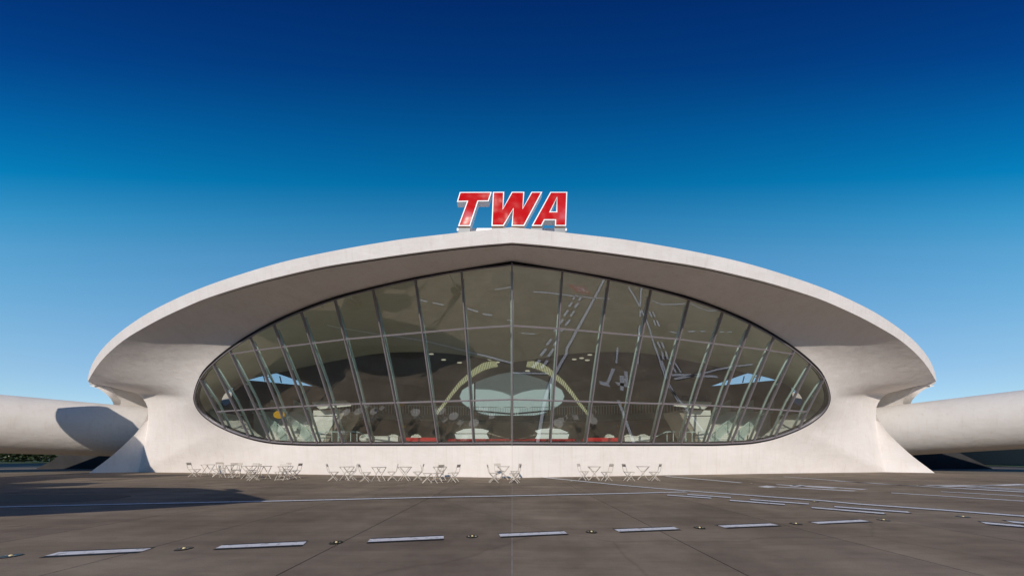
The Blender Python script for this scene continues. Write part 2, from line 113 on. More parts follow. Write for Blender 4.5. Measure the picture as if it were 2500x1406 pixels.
MIRRORED_BARS = [[[22.518, 3.778],[22.22, 4.762]],[[22.086, 3.753],[21.718, 4.729]],[[21.653, 5.213],[21.297, 6.094]],[[22.081, 5.316],[21.703, 6.244]],[[19.784, 8.549],[19.458, 9.428]],[[20.259, 8.598],[19.889, 9.476]],[[19.318, 9.869],[18.81, 10.92]],[[19.83, 9.929],[19.309, 10.983]],[[19.173, 11.401],[18.9, 12.803]],[[19.755, 11.478],[19.526, 12.857]],[[9.918, 5.108],[10.787, 4.32]],[[10.629, 5.244],[11.528, 4.465]],[[11.118, 3.808],[11.987, 3.02]],[[11.829, 3.944],[12.728, 3.165]],[[12.318, 2.508],[13.187, 1.72]],[[13.029, 2.644],[13.928, 1.865]],[[13.518, 1.208],[14.387, 0.42]],[[14.229, 1.344],[15.128, 0.565]]]
MIRRORED_LINES = [[[18.186, 13.49],[21.508, 13.336],[23.617, 13.155],[26.682, 12.975],[29.425, 13.095]],[[22.597, 7.185],[23.221, 7.427]],[[24.911, 7.389],[25.842, 7.424]],[[26.548, 7.486],[27.367, 7.557]],[[29.38, 7.833],[30.045, 7.867]],[[30.587, 7.915],[31.377, 7.96]],[[22.298, -1.013],[20.984, 3.891],[20.362, 5.786],[18.486, 10.38],[17.36, 13.092],[16.706, 15.916]],[[23.77, 1.814],[24.552, 2.655],[26.459, 2.741],[28.429, 2.552]],[[29.105, 2.581],[29.903, 3.592],[31.159, 4.073],[32.685, 4.016]]]
SIDE_OUT = [[35.205, 25.585, 7.116],[35.057, 25.673, 7.069],[34.925, 25.77, 7.006],[34.821, 25.883, 6.919],[34.719, 25.987, 6.802],[34.616, 26.079, 6.653],[34.534, 26.177, 6.486],[34.48, 26.293, 6.311],[34.456, 26.419, 6.119],[34.496, 26.552, 5.896],[34.605, 26.693, 5.642],[34.725, 26.835, 5.379]]
SIDE_IN = [[34.86, 25.835, 7.311],[34.68, 25.911, 7.247],[34.5, 25.989, 7.188],[34.306, 26.069, 7.16],[34.182, 26.17, 7.061],[34.164, 26.297, 6.849],[34.186, 26.466, 6.653],[34.239, 26.645, 6.449],[34.313, 26.773, 6.196],[34.412, 26.867, 5.906],[34.52, 26.947, 5.601],[34.623, 27.035, 5.301]]
# ---------------------------------------------------------------- helpers
def V(p): return Vector(p)
def mir(p): return (-p[0], p[1], p[2])

def mesh_obj(name, verts, faces, mat, parent=None, smooth=False, loc=None):
    me = bpy.data.meshes.new(name)
    me.from_pydata([tuple(v) for v in verts], [], faces)
    if mat: me.materials.append(mat)
    if smooth: me.polygons.foreach_set("use_smooth", [True] * len(me.polygons))
    me.update()
    o = bpy.data.objects.new(name, me)
    COL.objects.link(o)
    if parent: o.parent = parent
    if loc: o.location = loc
    return o

def bm_obj(name, bm, mat, parent=None, smooth=False):
    bmesh.ops.recalc_face_normals(bm, faces=bm.faces)
    me = bpy.data.meshes.new(name)
    bm.to_mesh(me); bm.free()
    if mat: me.materials.append(mat)
    if smooth: me.polygons.foreach_set("use_smooth", [True] * len(me.polygons))
    o = bpy.data.objects.new(name, me)
    COL.objects.link(o)
    if parent: o.parent = parent
    return o

def add_box(bm, c, s, rot=None):
    m = Matrix.Translation(c) @ (rot.to_4x4() if rot else Matrix.Identity(4)) @ Matrix.Diagonal((*s, 1))
    bmesh.ops.create_cube(bm, size=1.0, matrix=m)

def frame_of(d, up=(0, 0, 1)):
    d = V(d).normalized(); u = V(up)
    if abs(d.dot(u)) > 0.98: u = V((0, 1, 0))
    x = d.cross(u).normalized(); y = x.cross(d).normalized()
    return x, y, d

def add_bar(bm, a, b, w, h, up=(0, 0, 1)):
    """a rectangular bar from a to b, w across and h along 'up'"""
    a, b = V(a), V(b)
    x, y, d = frame_of(b - a, up)
    vs = []
    for p in (a, b):
        for sx, sy in ((-1, -1), (1, -1), (1, 1), (-1, 1)):
            vs.append(bm.verts.new(p + x * (sx * w / 2) + y * (sy * h / 2)))
    for f in ((3, 2, 1, 0), (4, 5, 6, 7), (0, 1, 5, 4), (1, 2, 6, 5), (2, 3, 7, 6), (3, 0, 4, 7)):
        bm.faces.new([vs[i] for i in f])

def add_tube(bm, pts, r, n=6, closed_ends=True):
    pts = [V(p) for p in pts]
    rr = r if isinstance(r, (list, tuple)) else [r] * len(pts)
    rings = []
    for i, p in enumerate(pts):
        d = (pts[min(i + 1, len(pts) - 1)] - pts[max(i - 1, 0)])
        x, y, _ = frame_of(d)
        rings.append([bm.verts.new(p + (x * math.cos(2 * math.pi * k / n) + y * math.sin(2 * math.pi * k / n)) * rr[i]) for k in range(n)])
    for a, b in zip(rings[:-1], rings[1:]):
        for k in range(n):
            bm.faces.new((a[k], a[(k + 1) % n], b[(k + 1) % n], b[k]))
    if closed_ends:
        bm.faces.new(rings[0][::-1]); bm.faces.new(rings[-1])

def add_prism(bm, poly, off):
    """closed polygon (3-D points) pushed along 'off'"""
    off = V(off)
    a = [bm.verts.new(V(p)) for p in poly]
    b = [bm.verts.new(V(p) + off) for p in poly]
    n = len(poly)
    bm.faces.new(a[::-1]); bm.faces.new(b)
    for i in range(n):
        bm.faces.new((a[i], a[(i + 1) % n], b[(i + 1) % n], b[i]))

def grid_faces(nr, nc, flip=False, base=0):
    fs = []
    for i in range(nr - 1):
        for j in range(nc - 1):
            q = [base + i * nc + j, base + i * nc + j + 1, base + (i + 1) * nc + j + 1, base + (i + 1) * nc + j]
            fs.append(q[::-1] if flip else q)
    return fs

def empty(name, loc, rz=0.0):
    o = bpy.data.objects.new(name, None)
    o.empty_display_size = 0.3
    COL.objects.link(o); o.location = loc; o.rotation_euler = (0, 0, rz)
    return o

def tag(o, label=None, cat=None, group=None, kind=None):
    if label: o["label"] = label
    if cat: o["category"] = cat
    if group: o["group"] = group
    if kind: o["kind"] = kind
    return o

def children_of(o): return [c for c in COL.objects if c.parent == o]

def copy_tree(o, kids=None):
    c = o.copy(); COL.objects.link(c)
    for ch in (kids if kids is not None else children_of(o)):
        k = ch.copy(); COL.objects.link(k); k.parent = c
    return c

# ---------------------------------------------------------------- materials
def mat_new(name):
    m = bpy.data.materials.new(name); m.use_nodes = True
    return m, m.node_tree.nodes, m.node_tree.links, m.node_tree.nodes["Principled BSDF"]

def simple(name, col, rough=0.6, metal=0.0, spec=0.5, var=0.06, scale=3.0, emit=None, estr=0.0, bump=0.0):
    m, n, l, b = mat_new(name)
    g = n.new("ShaderNodeNewGeometry")
    t = n.new("ShaderNodeTexNoise"); t.inputs["Scale"].default_value = scale; t.inputs["Detail"].default_value = 5
    l.new(g.outputs["Position"], t.inputs["Vector"])
    r = n.new("ShaderNodeValToRGB")
    r.color_ramp.elements[0].position = 0.3; r.color_ramp.elements[1].position = 0.7
    r.color_ramp.elements[0].color = (*[c * (1 - var) for c in col], 1)
    r.color_ramp.elements[1].color = (*[min(1, c * (1 + var)) for c in col], 1)
    l.new(t.outputs["Fac"], r.inputs[0]); l.new(r.outputs[0], b.inputs["Base Color"])
    b.inputs["Roughness"].default_value = rough
    b.inputs["Metallic"].default_value = metal
    b.inputs["Specular IOR Level"].default_value = spec
    if emit:
        b.inputs["Emission Color"].default_value = (*emit, 1); b.inputs["Emission Strength"].default_value = estr
    if bump:
        bp = n.new("ShaderNodeBump"); bp.inputs["Strength"].default_value = bump; bp.inputs["Distance"].default_value = 0.02
        l.new(t.outputs["Fac"], bp.inputs["Height"]); l.new(bp.outputs[0], b.inputs["Normal"])
    return m

def concrete(name, col, rake=0.33):
    """painted shell concrete: cloudy repaint patches, thin run-down stains, trowel ridges"""
    m, n, l, b = mat_new(name)
    g = n.new("ShaderNodeNewGeometry")
    def noise(scale, detail, vec=(1, 1, 1), rough=0.55):
        mp = n.new("ShaderNodeMapping"); mp.inputs["Scale"].default_value = vec
        t = n.new("ShaderNodeTexNoise"); t.inputs["Scale"].default_value = scale; t.inputs["Detail"].default_value = detail
        t.inputs["Roughness"].default_value = rough
        l.new(g.outputs["Position"], mp.inputs[0]); l.new(mp.outputs[0], t.inputs["Vector"])
        return t.outputs["Fac"]
    def ramp(f, p0, c0, p1, c1):
        r = n.new("ShaderNodeValToRGB")
        r.color_ramp.elements[0].position = p0; r.color_ramp.elements[1].position = p1
        r.color_ramp.elements[0].color = (*c0, 1); r.color_ramp.elements[1].color = (*c1, 1)
        l.new(f, r.inputs[0]); return r.outputs[0]
    def mul(a, bb, fac=1.0):
        x = n.new("ShaderNodeMixRGB"); x.blend_type = 'MULTIPLY'; x.inputs[0].default_value = fac
        l.new(a, x.inputs[1]); l.new(bb, x.inputs[2]); return x.outputs[0]
    big = ramp(noise(0.35, 6), 0.35, tuple(c * 0.955 for c in col), 0.65, col)
    blot = ramp(noise(1.3, 8, (1, 1, 0.6)), 0.28, (0.955, 0.945, 0.93), 0.55, (1, 1, 1))
    runs = ramp(noise(2.2, 6, (3.0, 3.0, 0.16)), 0.30, (0.92, 0.895, 0.865), 0.46, (1, 1, 1))
    spots = ramp(noise(9.0, 8, (1, 1, 0.5), 0.7), 0.27, (0.88, 0.86, 0.84), 0.36, (1, 1, 1))
    c = mul(mul(mul(big, blot), runs, 0.7), spots, 0.6)
    l.new(c, b.inputs["Base Color"])
    b.inputs["Roughness"].default_value = 0.75
    b.inputs["Specular IOR Level"].default_value = 0.25
    h1 = noise(1.1, 4, (0.8, 1.1, 1.5)); h2 = noise(30, 5)
    ad = n.new("ShaderNodeMath"); ad.operation = 'MULTIPLY_ADD'; ad.inputs[1].default_value = 0.05
    l.new(h2, ad.inputs[0]); l.new(h1, ad.inputs[2])
    bp = n.new("ShaderNodeBump"); bp.inputs["Strength"].default_value = rake; bp.inputs["Distance"].default_value = 0.12
    l.new(ad.outputs[0], bp.inputs["Height"]); l.new(bp.outputs[0], b.inputs["Normal"])
    return m

M_SHELL = concrete("painted_concrete", (0.85, 0.79, 0.745))
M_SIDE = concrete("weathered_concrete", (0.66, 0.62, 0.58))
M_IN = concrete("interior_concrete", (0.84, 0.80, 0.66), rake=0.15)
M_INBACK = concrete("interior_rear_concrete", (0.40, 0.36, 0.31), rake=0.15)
M_WHITE = simple("white_plaster", (0.88, 0.89, 0.86), 0.5)
M_FLOOR = simple("penny_tile_floor", (0.80, 0.79, 0.74), 0.35, scale=20, var=0.12)
M_FRAME = simple("black_gasket", (0.012, 0.012, 0.016), 0.5, var=0.5, scale=6)
M_ALU = simple("mauve_aluminium", (0.33, 0.295, 0.315), 0.45, 0.25)
M_FIN = simple("teal_steel_fin", (0.66, 0.84, 0.82), 0.45)
M_RED = simple("red_vinyl", (0.62, 0.012, 0.012), 0.4, var=0.1)
M_REDDARK = simple("shaded_red_vinyl", (0.36, 0.015, 0.02), 0.9, var=0.2)  # red vinyl of the shaded seats; the shade is put into this colour
M_YEL = simple("yellow_enamel", (0.75, 0.42, 0.02), 0.4)
M_DARK = simple("dark_cladding", (0.05, 0.055, 0.06), 0.6, var=0.3)
M_GREY = simple("grey_parapet", (0.30, 0.34, 0.34), 0.6)
M_BLUE = simple("blue_panel", (0.05, 0.14, 0.22), 0.5, var=0.4, scale=1.2)
M_CREAM = simple("cream_powder_coat", (0.60, 0.54, 0.47), 0.45)
M_BRASS = simple("bronze_ring", (0.05, 0.045, 0.03), 0.4, 0.7, var=0.3, scale=12)
M_LAMP = simple("warm_lens", (0.55, 0.46, 0.28), 0.2, emit=(1.0, 0.78, 0.36), estr=0.3)
M_COVE = simple("lit_cove", (0.7, 0.7, 0.5), 0.5, emit=(0.80, 0.82, 0.52), estr=0.42)
M_COVED = simple("cove_gap", (0.25, 0.25, 0.16), 0.5, emit=(0.6, 0.6, 0.35), estr=0.05)
M_PANE_LIT = simple("daylit_pane", (0.7, 0.78, 0.78), 0.4, var=0.03, scale=0.25, emit=(0.52, 0.68, 0.69), estr=0.62)
M_PANE_DIM = simple("daylit_pane_dim", (0.4, 0.46, 0.46), 0.4, emit=(0.24, 0.31, 0.33), estr=0.30)
M_PANE_BRIGHT = simple("bright_low_pane", (0.85, 0.9, 0.85), 0.4, emit=(0.9, 0.95, 0.9), estr=0.7)
M_DOT = simple("downlight_lens", (0.9, 0.88, 0.75), 0.3, emit=(1.0, 0.95, 0.75), estr=0.45)
M_SIGNWHITE = simple("white_sign_enamel", (0.86, 0.86, 0.86), 0.35, var=0.02)
M_SIGNGREY = simple("grey_sign_return", (0.19, 0.205, 0.22), 0.4, var=0.1)
M_RUST = simple("rusty_steel", (0.18, 0.09, 0.04), 0.8, var=0.4, scale=15)
M_PLANEW = simple("white_aircraft_paint", (0.80, 0.80, 0.79), 0.3, var=0.02)
M_PLANEM = simple("bare_aluminium", (0.55, 0.56, 0.57), 0.3, 0.85, var=0.08)
M_PLANER = simple("red_cheatline", (0.60, 0.015, 0.02), 0.3)
M_RUBBER = simple("tyre_rubber", (0.02, 0.02, 0.02), 0.8)
M_SUPPORT = simple("shade_dark_concrete", (0.035, 0.034, 0.035), 0.8, var=0.2, scale=1.0)  # same concrete blackened: the shade under the tubes is put into its colour
M_LAWN = simple("lawn_grass", (0.055, 0.085, 0.020), 0.9, var=0.35, scale=6)
M_SEAL = simple("joint_sealant", (0.25, 0.235, 0.215), 0.85, var=0.3, scale=5)
M_BARK = simple("bark", (0.06, 0.045, 0.03), 0.9)

def leaf_mat(name, a, b2):
    m, n, l, b = mat_new(name)
    oi = n.new("ShaderNodeNewGeometry")
    r = n.new("ShaderNodeValToRGB")
    r.color_ramp.elements[0].color = (*a, 1); r.color_ramp.elements[1].color = (*b2, 1)
    l.new(oi.outputs["Random Per Island"], r.inputs[0]); l.new(r.outputs[0], b.inputs["Base Color"])
    b.inputs["Roughness"].default_value = 0.6
    return m
M_LEAF = leaf_mat("hedge_leaf", (0.007, 0.015, 0.004), (0.034, 0.056, 0.012))

def sign_face_mat():
    m, n, l, b = mat_new("red_sign_acrylic")
    g = n.new("ShaderNodeNewGeometry")
    t = n.new("ShaderNodeTexNoise"); t.inputs["Scale"].default_value = 1.1; t.inputs["Detail"].default_value = 1.5
    l.new(g.outputs["Position"], t.inputs["Vector"])
    # soft sheen highlights, put into the face colour as pale gleams
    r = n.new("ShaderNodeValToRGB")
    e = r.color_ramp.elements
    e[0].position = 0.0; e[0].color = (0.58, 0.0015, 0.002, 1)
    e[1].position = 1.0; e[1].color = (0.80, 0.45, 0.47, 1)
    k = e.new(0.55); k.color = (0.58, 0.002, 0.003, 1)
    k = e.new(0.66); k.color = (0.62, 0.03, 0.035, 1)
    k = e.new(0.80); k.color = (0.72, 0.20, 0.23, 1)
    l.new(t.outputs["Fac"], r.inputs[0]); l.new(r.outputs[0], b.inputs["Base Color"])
    b.inputs["Roughness"].default_value = 0.16
    b.inputs["Specular IOR Level"].default_value = 0.12
    bp = n.new("ShaderNodeBump"); bp.inputs["Strength"].default_value = 0.4; bp.inputs["Distance"].default_value = 0.15
    l.new(t.outputs["Fac"], bp.inputs["Height"]); l.new(bp.outputs[0], b.inputs["Normal"])
    return m
M_SIGNRED = sign_face_mat()

def paint_mat(name, col, wear):
    m, n, l, b = mat_new(name)
    g = n.new("ShaderNodeNewGeometry")
    t = n.new("ShaderNodeTexNoise"); t.inputs["Scale"].default_value = 9; t.inputs["Detail"].default_value = 9; t.inputs["Roughness"].default_value = 0.7
    l.new(g.outputs["Position"], t.inputs["Vector"])
    r = n.new("ShaderNodeValToRGB")
    r.color_ramp.elements[0].position = 0.36; r.color_ramp.elements[1].position = 0.47
    r.color_ramp.elements[0].color = (*wear, 1); r.color_ramp.elements[1].color = (*col, 1)
    l.new(t.outputs["Fac"], r.inputs[0]); l.new(r.outputs[0], b.inputs["Base Color"])
    b.inputs["Roughness"].default_value = 0.7
    return m
M_PWHITE = paint_mat("white_road_paint", (0.70, 0.70, 0.73), (0.36, 0.345, 0.34))
M_PBLACK = paint_mat("black_road_paint", (0.008, 0.009, 0.012), (0.03, 0.028, 0.028))
M_PRED = paint_mat("red_road_paint", (0.42, 0.03, 0.02), (0.25, 0.08, 0.06))

def pavement():
    m, n, l, b = mat_new("apron_concrete")
    g = n.new("ShaderNodeNewGeometry")
    def noise(scale, detail, vec=(1, 1, 1), rough=0.6):
        mp = n.new("ShaderNodeMapping"); mp.inputs["Scale"].default_value = vec
        t = n.new("ShaderNodeTexNoise"); t.inputs["Scale"].default_value = scale; t.inputs["Detail"].default_value = detail
        t.inputs["Roughness"].default_value = rough
        l.new(g.outputs["Position"], mp.inputs[0]); l.new(mp.outputs[0], t.inputs["Vector"])
        return t.outputs["Fac"]
    def ramp(f, p0, c0, p1, c1):
        r = n.new("ShaderNodeValToRGB")
        r.color_ramp.elements[0].position = p0; r.color_ramp.elements[1].position = p1
        r.color_ramp.elements[0].color = (*c0, 1); r.color_ramp.elements[1].color = (*c1, 1)
        l.new(f, r.inputs[0]); return r.outputs[0]
    def mul(a, bb, fac=1.0):
        x = n.new("ShaderNodeMixRGB"); x.blend_type = 'MULTIPLY'; x.inputs[0].default_value = fac
        l.new(a, x.inputs[1]); l.new(bb, x.inputs[2]); return x.outputs[0]
    c = ramp(noise(0.22, 7), 0.33, APRON_A, 0.67, APRON_B)
    c = mul(c, ramp(noise(0.9, 9, (1, 1, 1), 0.7), 0.30, (0.78, 0.77, 0.76), 0.62, (1.06, 1.05, 1.03)))
    c = mul(c, ramp(noise(4.5, 9, (0.35, 1.4, 1), 0.7), 0.28, (0.80, 0.79, 0.78), 0.55, (1, 1, 1)), 0.8)
    c = mul(c, ramp(noise(60, 4), 0.35, (0.80, 0.80, 0.80), 0.6, (1, 1, 1)), 0.55)
    c = mul(c, ramp(noise(1.7, 3, (1, 1, 1), 0.4), 0.20, (0.55, 0.53, 0.52), 0.27, (1, 1, 1)), 0.8)
    # sweeping streaks and tyre scuffs along the building, hairline cracks
    c = mul(c, ramp(noise(1.0, 7, (0.10, 1.9, 1), 0.62), 0.36, (0.80, 0.79, 0.785), 0.56, (1.02, 1.02, 1.02)), 0.85)
    vo = n.new("ShaderNodeTexVoronoi"); vo.feature = 'DISTANCE_TO_EDGE'; vo.inputs["Scale"].default_value = 0.21
    wp = n.new("ShaderNodeTexNoise"); wp.inputs["Scale"].default_value = 0.8; wp.inputs["Detail"].default_value = 6
    l.new(g.outputs["Position"], wp.inputs["Vector"])
    mxv = n.new("ShaderNodeMixRGB"); mxv.inputs[0].default_value = 0.35
    l.new(g.outputs["Position"], mxv.inputs[1]); l.new(wp.outputs["Color"], mxv.inputs[2]); l.new(mxv.outputs[0], vo.inputs["Vector"])
    c = mul(c, ramp(vo.outputs["Distance"], 0.0, (0.55, 0.54, 0.53), 0.005, (1, 1, 1)), 0.38)
    c = mul(c, ramp(noise(190, 2, (1, 1, 1), 0.8), 0.30, (0.70, 0.69, 0.68), 0.62, (1.12, 1.11, 1.10)), 0.6)
    # each slab was poured a slightly different grey
    oi = n.new("ShaderNodeObjectInfo")
    c = mul(c, ramp(oi.outputs["Random"], 0.0, (0.87, 0.87, 0.88), 1.0, (1.06, 1.05, 1.03)))
    l.new(c, b.inputs["Base Color"])
    b.inputs["Roughness"].default_value = 0.85
    b.inputs["Specular IOR Level"].default_value = 0.12
    bp = n.new("ShaderNodeBump"); bp.inputs["Strength"].default_value = 0.25; bp.inputs["Distance"].default_value = 0.01
    l.new(noise(45, 6), bp.inputs["Height"]); l.new(bp.outputs[0], b.inputs["Normal"])
    return m
APRON_A, APRON_B = (0.214, 0.170, 0.130), (0.338, 0.278, 0.216)
M_APRON = pavement()
M_BASE = simple("sub_base", (0.06, 0.055, 0.05), 0.9, var=0.3, scale=0.5)

def glass_mat():
    m, n, l, b = mat_new("tinted_glass")
    n.remove(b)
    out = n["Material Output"]
    tr = n.new("ShaderNodeBsdfTransparent"); tr.inputs[0].default_value = (0.98, 0.998, 0.968, 1)
    gl = n.new("ShaderNodeBsdfGlossy"); gl.inputs["Roughness"].default_value = 0.0; gl.inputs[0].default_value = (0.92, 0.95, 0.97, 1)
    gg = n.new("ShaderNodeNewGeometry")          # reflective coating on the outer face of the pane
    fr = n.new("ShaderNodeMapRange"); fr.inputs[3].default_value = 0.31; fr.inputs[4].default_value = 0.03
    l.new(gg.outputs["Backfacing"], fr.inputs[0])
    mx = n.new("ShaderNodeMixShader")
    l.new(fr.outputs[0], mx.inputs[0]); l.new(tr.outputs[0], mx.inputs[1]); l.new(gl.outputs[0], mx.inputs[2])
    l.new(mx.outputs[0], out.inputs[0])
    # slight pillowing of each big pane
    g = n.new("ShaderNodeNewGeometry")
    t = n.new("ShaderNodeTexNoise"); t.inputs["Scale"].default_value = 0.55; t.inputs["Detail"].default_value = 1
    l.new(g.outputs["Position"], t.inputs["Vector"])
    bp = n.new("ShaderNodeBump"); bp.inputs["Strength"].default_value = 0.05; bp.inputs["Distance"].default_value = 0.10
    l.new(t.outputs["Fac"], bp.inputs["Height"]); l.new(bp.outputs[0], gl.inputs["Normal"])
    return m
M_GLASS = glass_mat()

# ================================================================ SETTING
ground = mesh_obj("ground", [(-900, -900, -0.03), (900, -900, -0.03), (900, 1500, -0.03), (-900, 1500, -0.03)], [(0, 1, 2, 3)], M_BASE)
tag(ground, kind="structure")

SP = 2.56
ROWS = [-46.0, -26.6, -6.9, 13.2, 33.4, 53.0]
def slab_mesh(wd, ln):
    bm = bmesh.new()
    add_box(bm, (0, 0, -0.02), (wd - 0.014, ln - 0.014, 0.04))
    me = bpy.data.meshes.new("slab"); bm.to_mesh(me); bm.free(); me.materials.append(M_APRON)
    return me
for y0, y1 in zip(ROWS[:-1], ROWS[1:]):
    me = slab_mesh(SP, y1 - y0)
    for i in range(-20, 20):
        o = bpy.data.objects.new("slab", me); COL.objects.link(o)
        o.parent = ground; o.location = ((i + 0.5) * SP, (y0 + y1) / 2, 0.0)
bm = bmesh.new()
add_box(bm, (0, 5.6, -0.012), (0.014, 25.0, 0.022))
bm_obj("joint_sealant", bm, M_SEAL, ground)

lawn = mesh_obj("lawn", [(-260, 53.1, 0.0), (260, 53.1, 0.0), (260, 400, 0.4), (-260, 400, 0.4)], [(0, 1, 2, 3)], M_LAWN)
tag(lawn, kind="structure")

# painted runway map on the apron: black edged white bars and lines
def flat(name, poly, z, mat, parent):
    return mesh_obj(name, [(x, y, z) for x, y in poly], [tuple(range(len(poly)))], mat, parent)

def ccw(p):
    a = sum(p[i][0] * p[(i + 1) % len(p)][1] - p[(i + 1) % len(p)][0] * p[i][1] for i in range(len(p)))
    return p if a > 0 else p[::-1]

def bar_marking(quad, name="painted_bar"):
    """quad: two ends, each near and far corner; white band in the middle"""
    n0, f0, f1, n1 = [Vector((*q, 0)) for q in quad]
    blk = flat(name, ccw([tuple(v[:2]) for v in (n0, f0, f1, n1)]), 0.004, M_PBLACK, ground)
    a0, b0 = n0.lerp(f0, 0.24), n0.lerp(f0, 0.78)
    a1, b1 = n1.lerp(f1, 0.24), n1.lerp(f1, 0.78)
    flat("white_paint", ccw([tuple(v[:2]) for v in (a0, b0, b1, a1)]), 0.008, M_PWHITE, blk)

def line_marking(pts, w, edge, name="painted_line"):
    """a white line of width w with black borders, along pts"""
    def strip(wd):
        L, Rr = [], []
        for i, p in enumerate(pts):
            d = V((*pts[min(i + 1, len(pts) - 1)], 0)) - V((*pts[max(i - 1, 0)], 0)); d.normalize()
            nrm = V((-d.y, d.x, 0)) * wd / 2
            L.append((p[0] + nrm.x, p[1] + nrm.y)); Rr.append((p[0] - nrm.x, p[1] - nrm.y))
        return L, Rr
    def mk(nm, wd, z, mat, par):
        L, Rr = strip(wd); n = len(L)
        return mesh_obj(nm, [(x, y, z) for x, y in L + Rr], [(i, n + i, n + i + 1, i + 1) for i in range(n - 1)], mat, par)
    blk = mk(name, w + 2 * edge, 0.004, M_PBLACK, ground)
    mk("white_paint", w, 0.008, M_PWHITE, blk)

for q in DASHES: bar_marking(q)
line_marking(LINE_A[:1] and [(LINE_A[0][0] - 14, LINE_A[0][1] - 1.2)] + LINE_A, 0.19, 0.10)
dB = V((*LINE_B[-1], 0)) - V((*LINE_B[-2], 0)); dB.normalize()
line_marking(LINE_B + [(LINE_B[-1][0] + dB.x * 16, LINE_B[-1][1] + dB.y * 16)], 0.24, 0.10)
for L, w in ((LINE_C, 0.26), (LINE_D, 0.2), (LINE_E, 0.2), (LINE_F, 0.3)): line_marking(L, w, 0.05)
for p in PAIRS:
    a, b = V((*p[0], 0)), V((*p[1], 0))
    line_marking([tuple(a[:2]), tuple(b[:2])], 0.24, 0.13, "painted_bar")
# runway bars and lines that run on beside and past the camera (mirrored in the window)
for p in MIRRORED_BARS: line_marking([tuple(p[0]), tuple(p[1])], 0.24, 0.13, "painted_bar")
for p in MIRRORED_LINES: line_marking([tuple(q) for q in p], 0.22, 0.09)
for g_ in GLYPH:
    b_ = flat("painted_numeral", ccw([tuple(q) for q in g_]), 0.006, M_PWHITE, ground)
line_marking([(9.6, -0.14), (18.2, 1.3)], 0.22, 0.08)
line_marking([(24.4, -1.0), (23.7, -0.4), (20.2, 4.5)], 0.2, 0.1)
line_marking([(19.2, 6.0), (17.6, 8.2)], 0.2, 0.1)
line_marking([(16.9, 9.2), (15.5, 11.1)], 0.2, 0.1)
line_marking([(-9.2, -0.6), (-4.0, -2.2), (0.5, -1.6), (4.5, -0.6)], 0.18, 0.06)
for a, b in (((-17.6, 1.4), (-16.2, 1.8)), ((-15.4, 2.0), (-14.0, 2.2)), ((-10.9, 2.6), (-9.6, 3.0)), ((-8.9, 3.3), (-7.9, 3.5))):
    line_marking([a, b], 0.22, 0.1, "painted_bar")
# the red 22R hold plate painted beyond the camera
red = flat("painted_plate", ccw([(14.2, -1.5), (16.1, -1.1), (16.4, 0.3), (14.6, -0.1)]), 0.004, M_PRED, ground)
def stroke_text(segs, org, ux, uy, w, z, mat, parent):
    bm = bmesh.new(); ux, uy = V((*ux, 0)), V((*uy, 0))
    for s in segs:
        for a, b in zip(s[:-1], s[1:]):
            pa = V((*org, z)) + ux * a[0] + uy * a[1]; pb = V((*org, z)) + ux * b[0] + uy * b[1]
            d = (pb - pa).normalized(); nn = V((-d.y, d.x, 0)) * w / 2; e = d * w * 0.3
            vs = [bm.verts.new(q) for q in (pa - e + nn, pa - e - nn, pb + e - nn, pb + e + nn)]
            bm.faces.new(vs)
    return bm_obj("white_numeral", bm, mat, parent)
TWO = lambda x: [(x, .85), (x + .1, 1), (x + .5, 1), (x + .6, .85), (x + .6, .6), (x, 0), (x + .6, 0)]
stroke_text([TWO(0), TWO(.8), [(1.6, 0), (1.6, 1), (2.1, 1), (2.2, .75), (2.1, .5), (1.6, .5)], [(1.85, .5), (2.2, 0)]],
            (14.82, -1.12), (0.52, 0.11), (0.19, 0.80), 0.075, 0.008, M_PWHITE, red)
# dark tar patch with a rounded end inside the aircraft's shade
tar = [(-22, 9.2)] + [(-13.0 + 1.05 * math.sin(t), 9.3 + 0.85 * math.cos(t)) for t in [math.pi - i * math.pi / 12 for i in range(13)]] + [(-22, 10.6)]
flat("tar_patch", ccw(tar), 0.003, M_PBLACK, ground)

# flush ground lights
def ground_light():
    t = empty("ground_light", (0, 0, 0))
    bm = bmesh.new()
    bmesh.ops.create_cone(bm, cap_ends=True, segments=20, radius1=0.10, radius2=0.088, depth=0.009, matrix=Matrix.Translation((0, 0, 0.0045)))
    bm_obj("rim", bm, M_BRASS, t)
    bm = bmesh.new()
    bmesh.ops.create_uvsphere(bm, u_segments=10, v_segments=6, radius=0.018, matrix=Matrix.Translation((0, 0, 0.009)) @ Matrix.Diagonal((1, 1, .8, 1)))
    bm_obj("lens", bm, M_LAMP, t, True)
    for s in (-1, 1):
        bm = bmesh.new(); add_box(bm, (s * 0.055, 0, 0.011), (0.022, 0.022, 0.005)); bm_obj("bolt", bm, M_PLANEM, t)
    return t
GL = ["round flush ground light at the left picture edge, before the first white bar",
      "round flush ground light between the first and second white bars from the left",
      "round flush ground light between the second and third white bars from the left",
      "round flush ground light just left of the central pavement joint",
      "round flush ground light between the fourth and fifth white bars from the left",
      "round flush ground light between the fifth and sixth white bars from the left",
      "round flush ground light between the sixth and seventh white bars from the left",
      "round flush ground light just beyond the seventh, rightmost white bar of the dashed row",
      "round flush ground light below the long diagonal white line, near the right edge",
      "round flush ground light between the double bars and the long diagonal white line",
      "tiny ground light left of the painted numeral, past the short white line",
      "tiny ground light below the bistro table, beside the start of the diagonal line",
      "tiny ground light on the thin far white line, towards the right edge",
      "tiny ground light on the thin far white line, in front of the right concrete foot"]
proto = ground_light()
kids = children_of(proto)
for i, (p, lb) in enumerate(zip(LIGHTS, GL)):
    o = proto if i == 0 else copy_tree(proto, kids)
    o.location = (p[0], p[1], 0); tag(o, lb, "ground light", "flush lights along the painted runway")

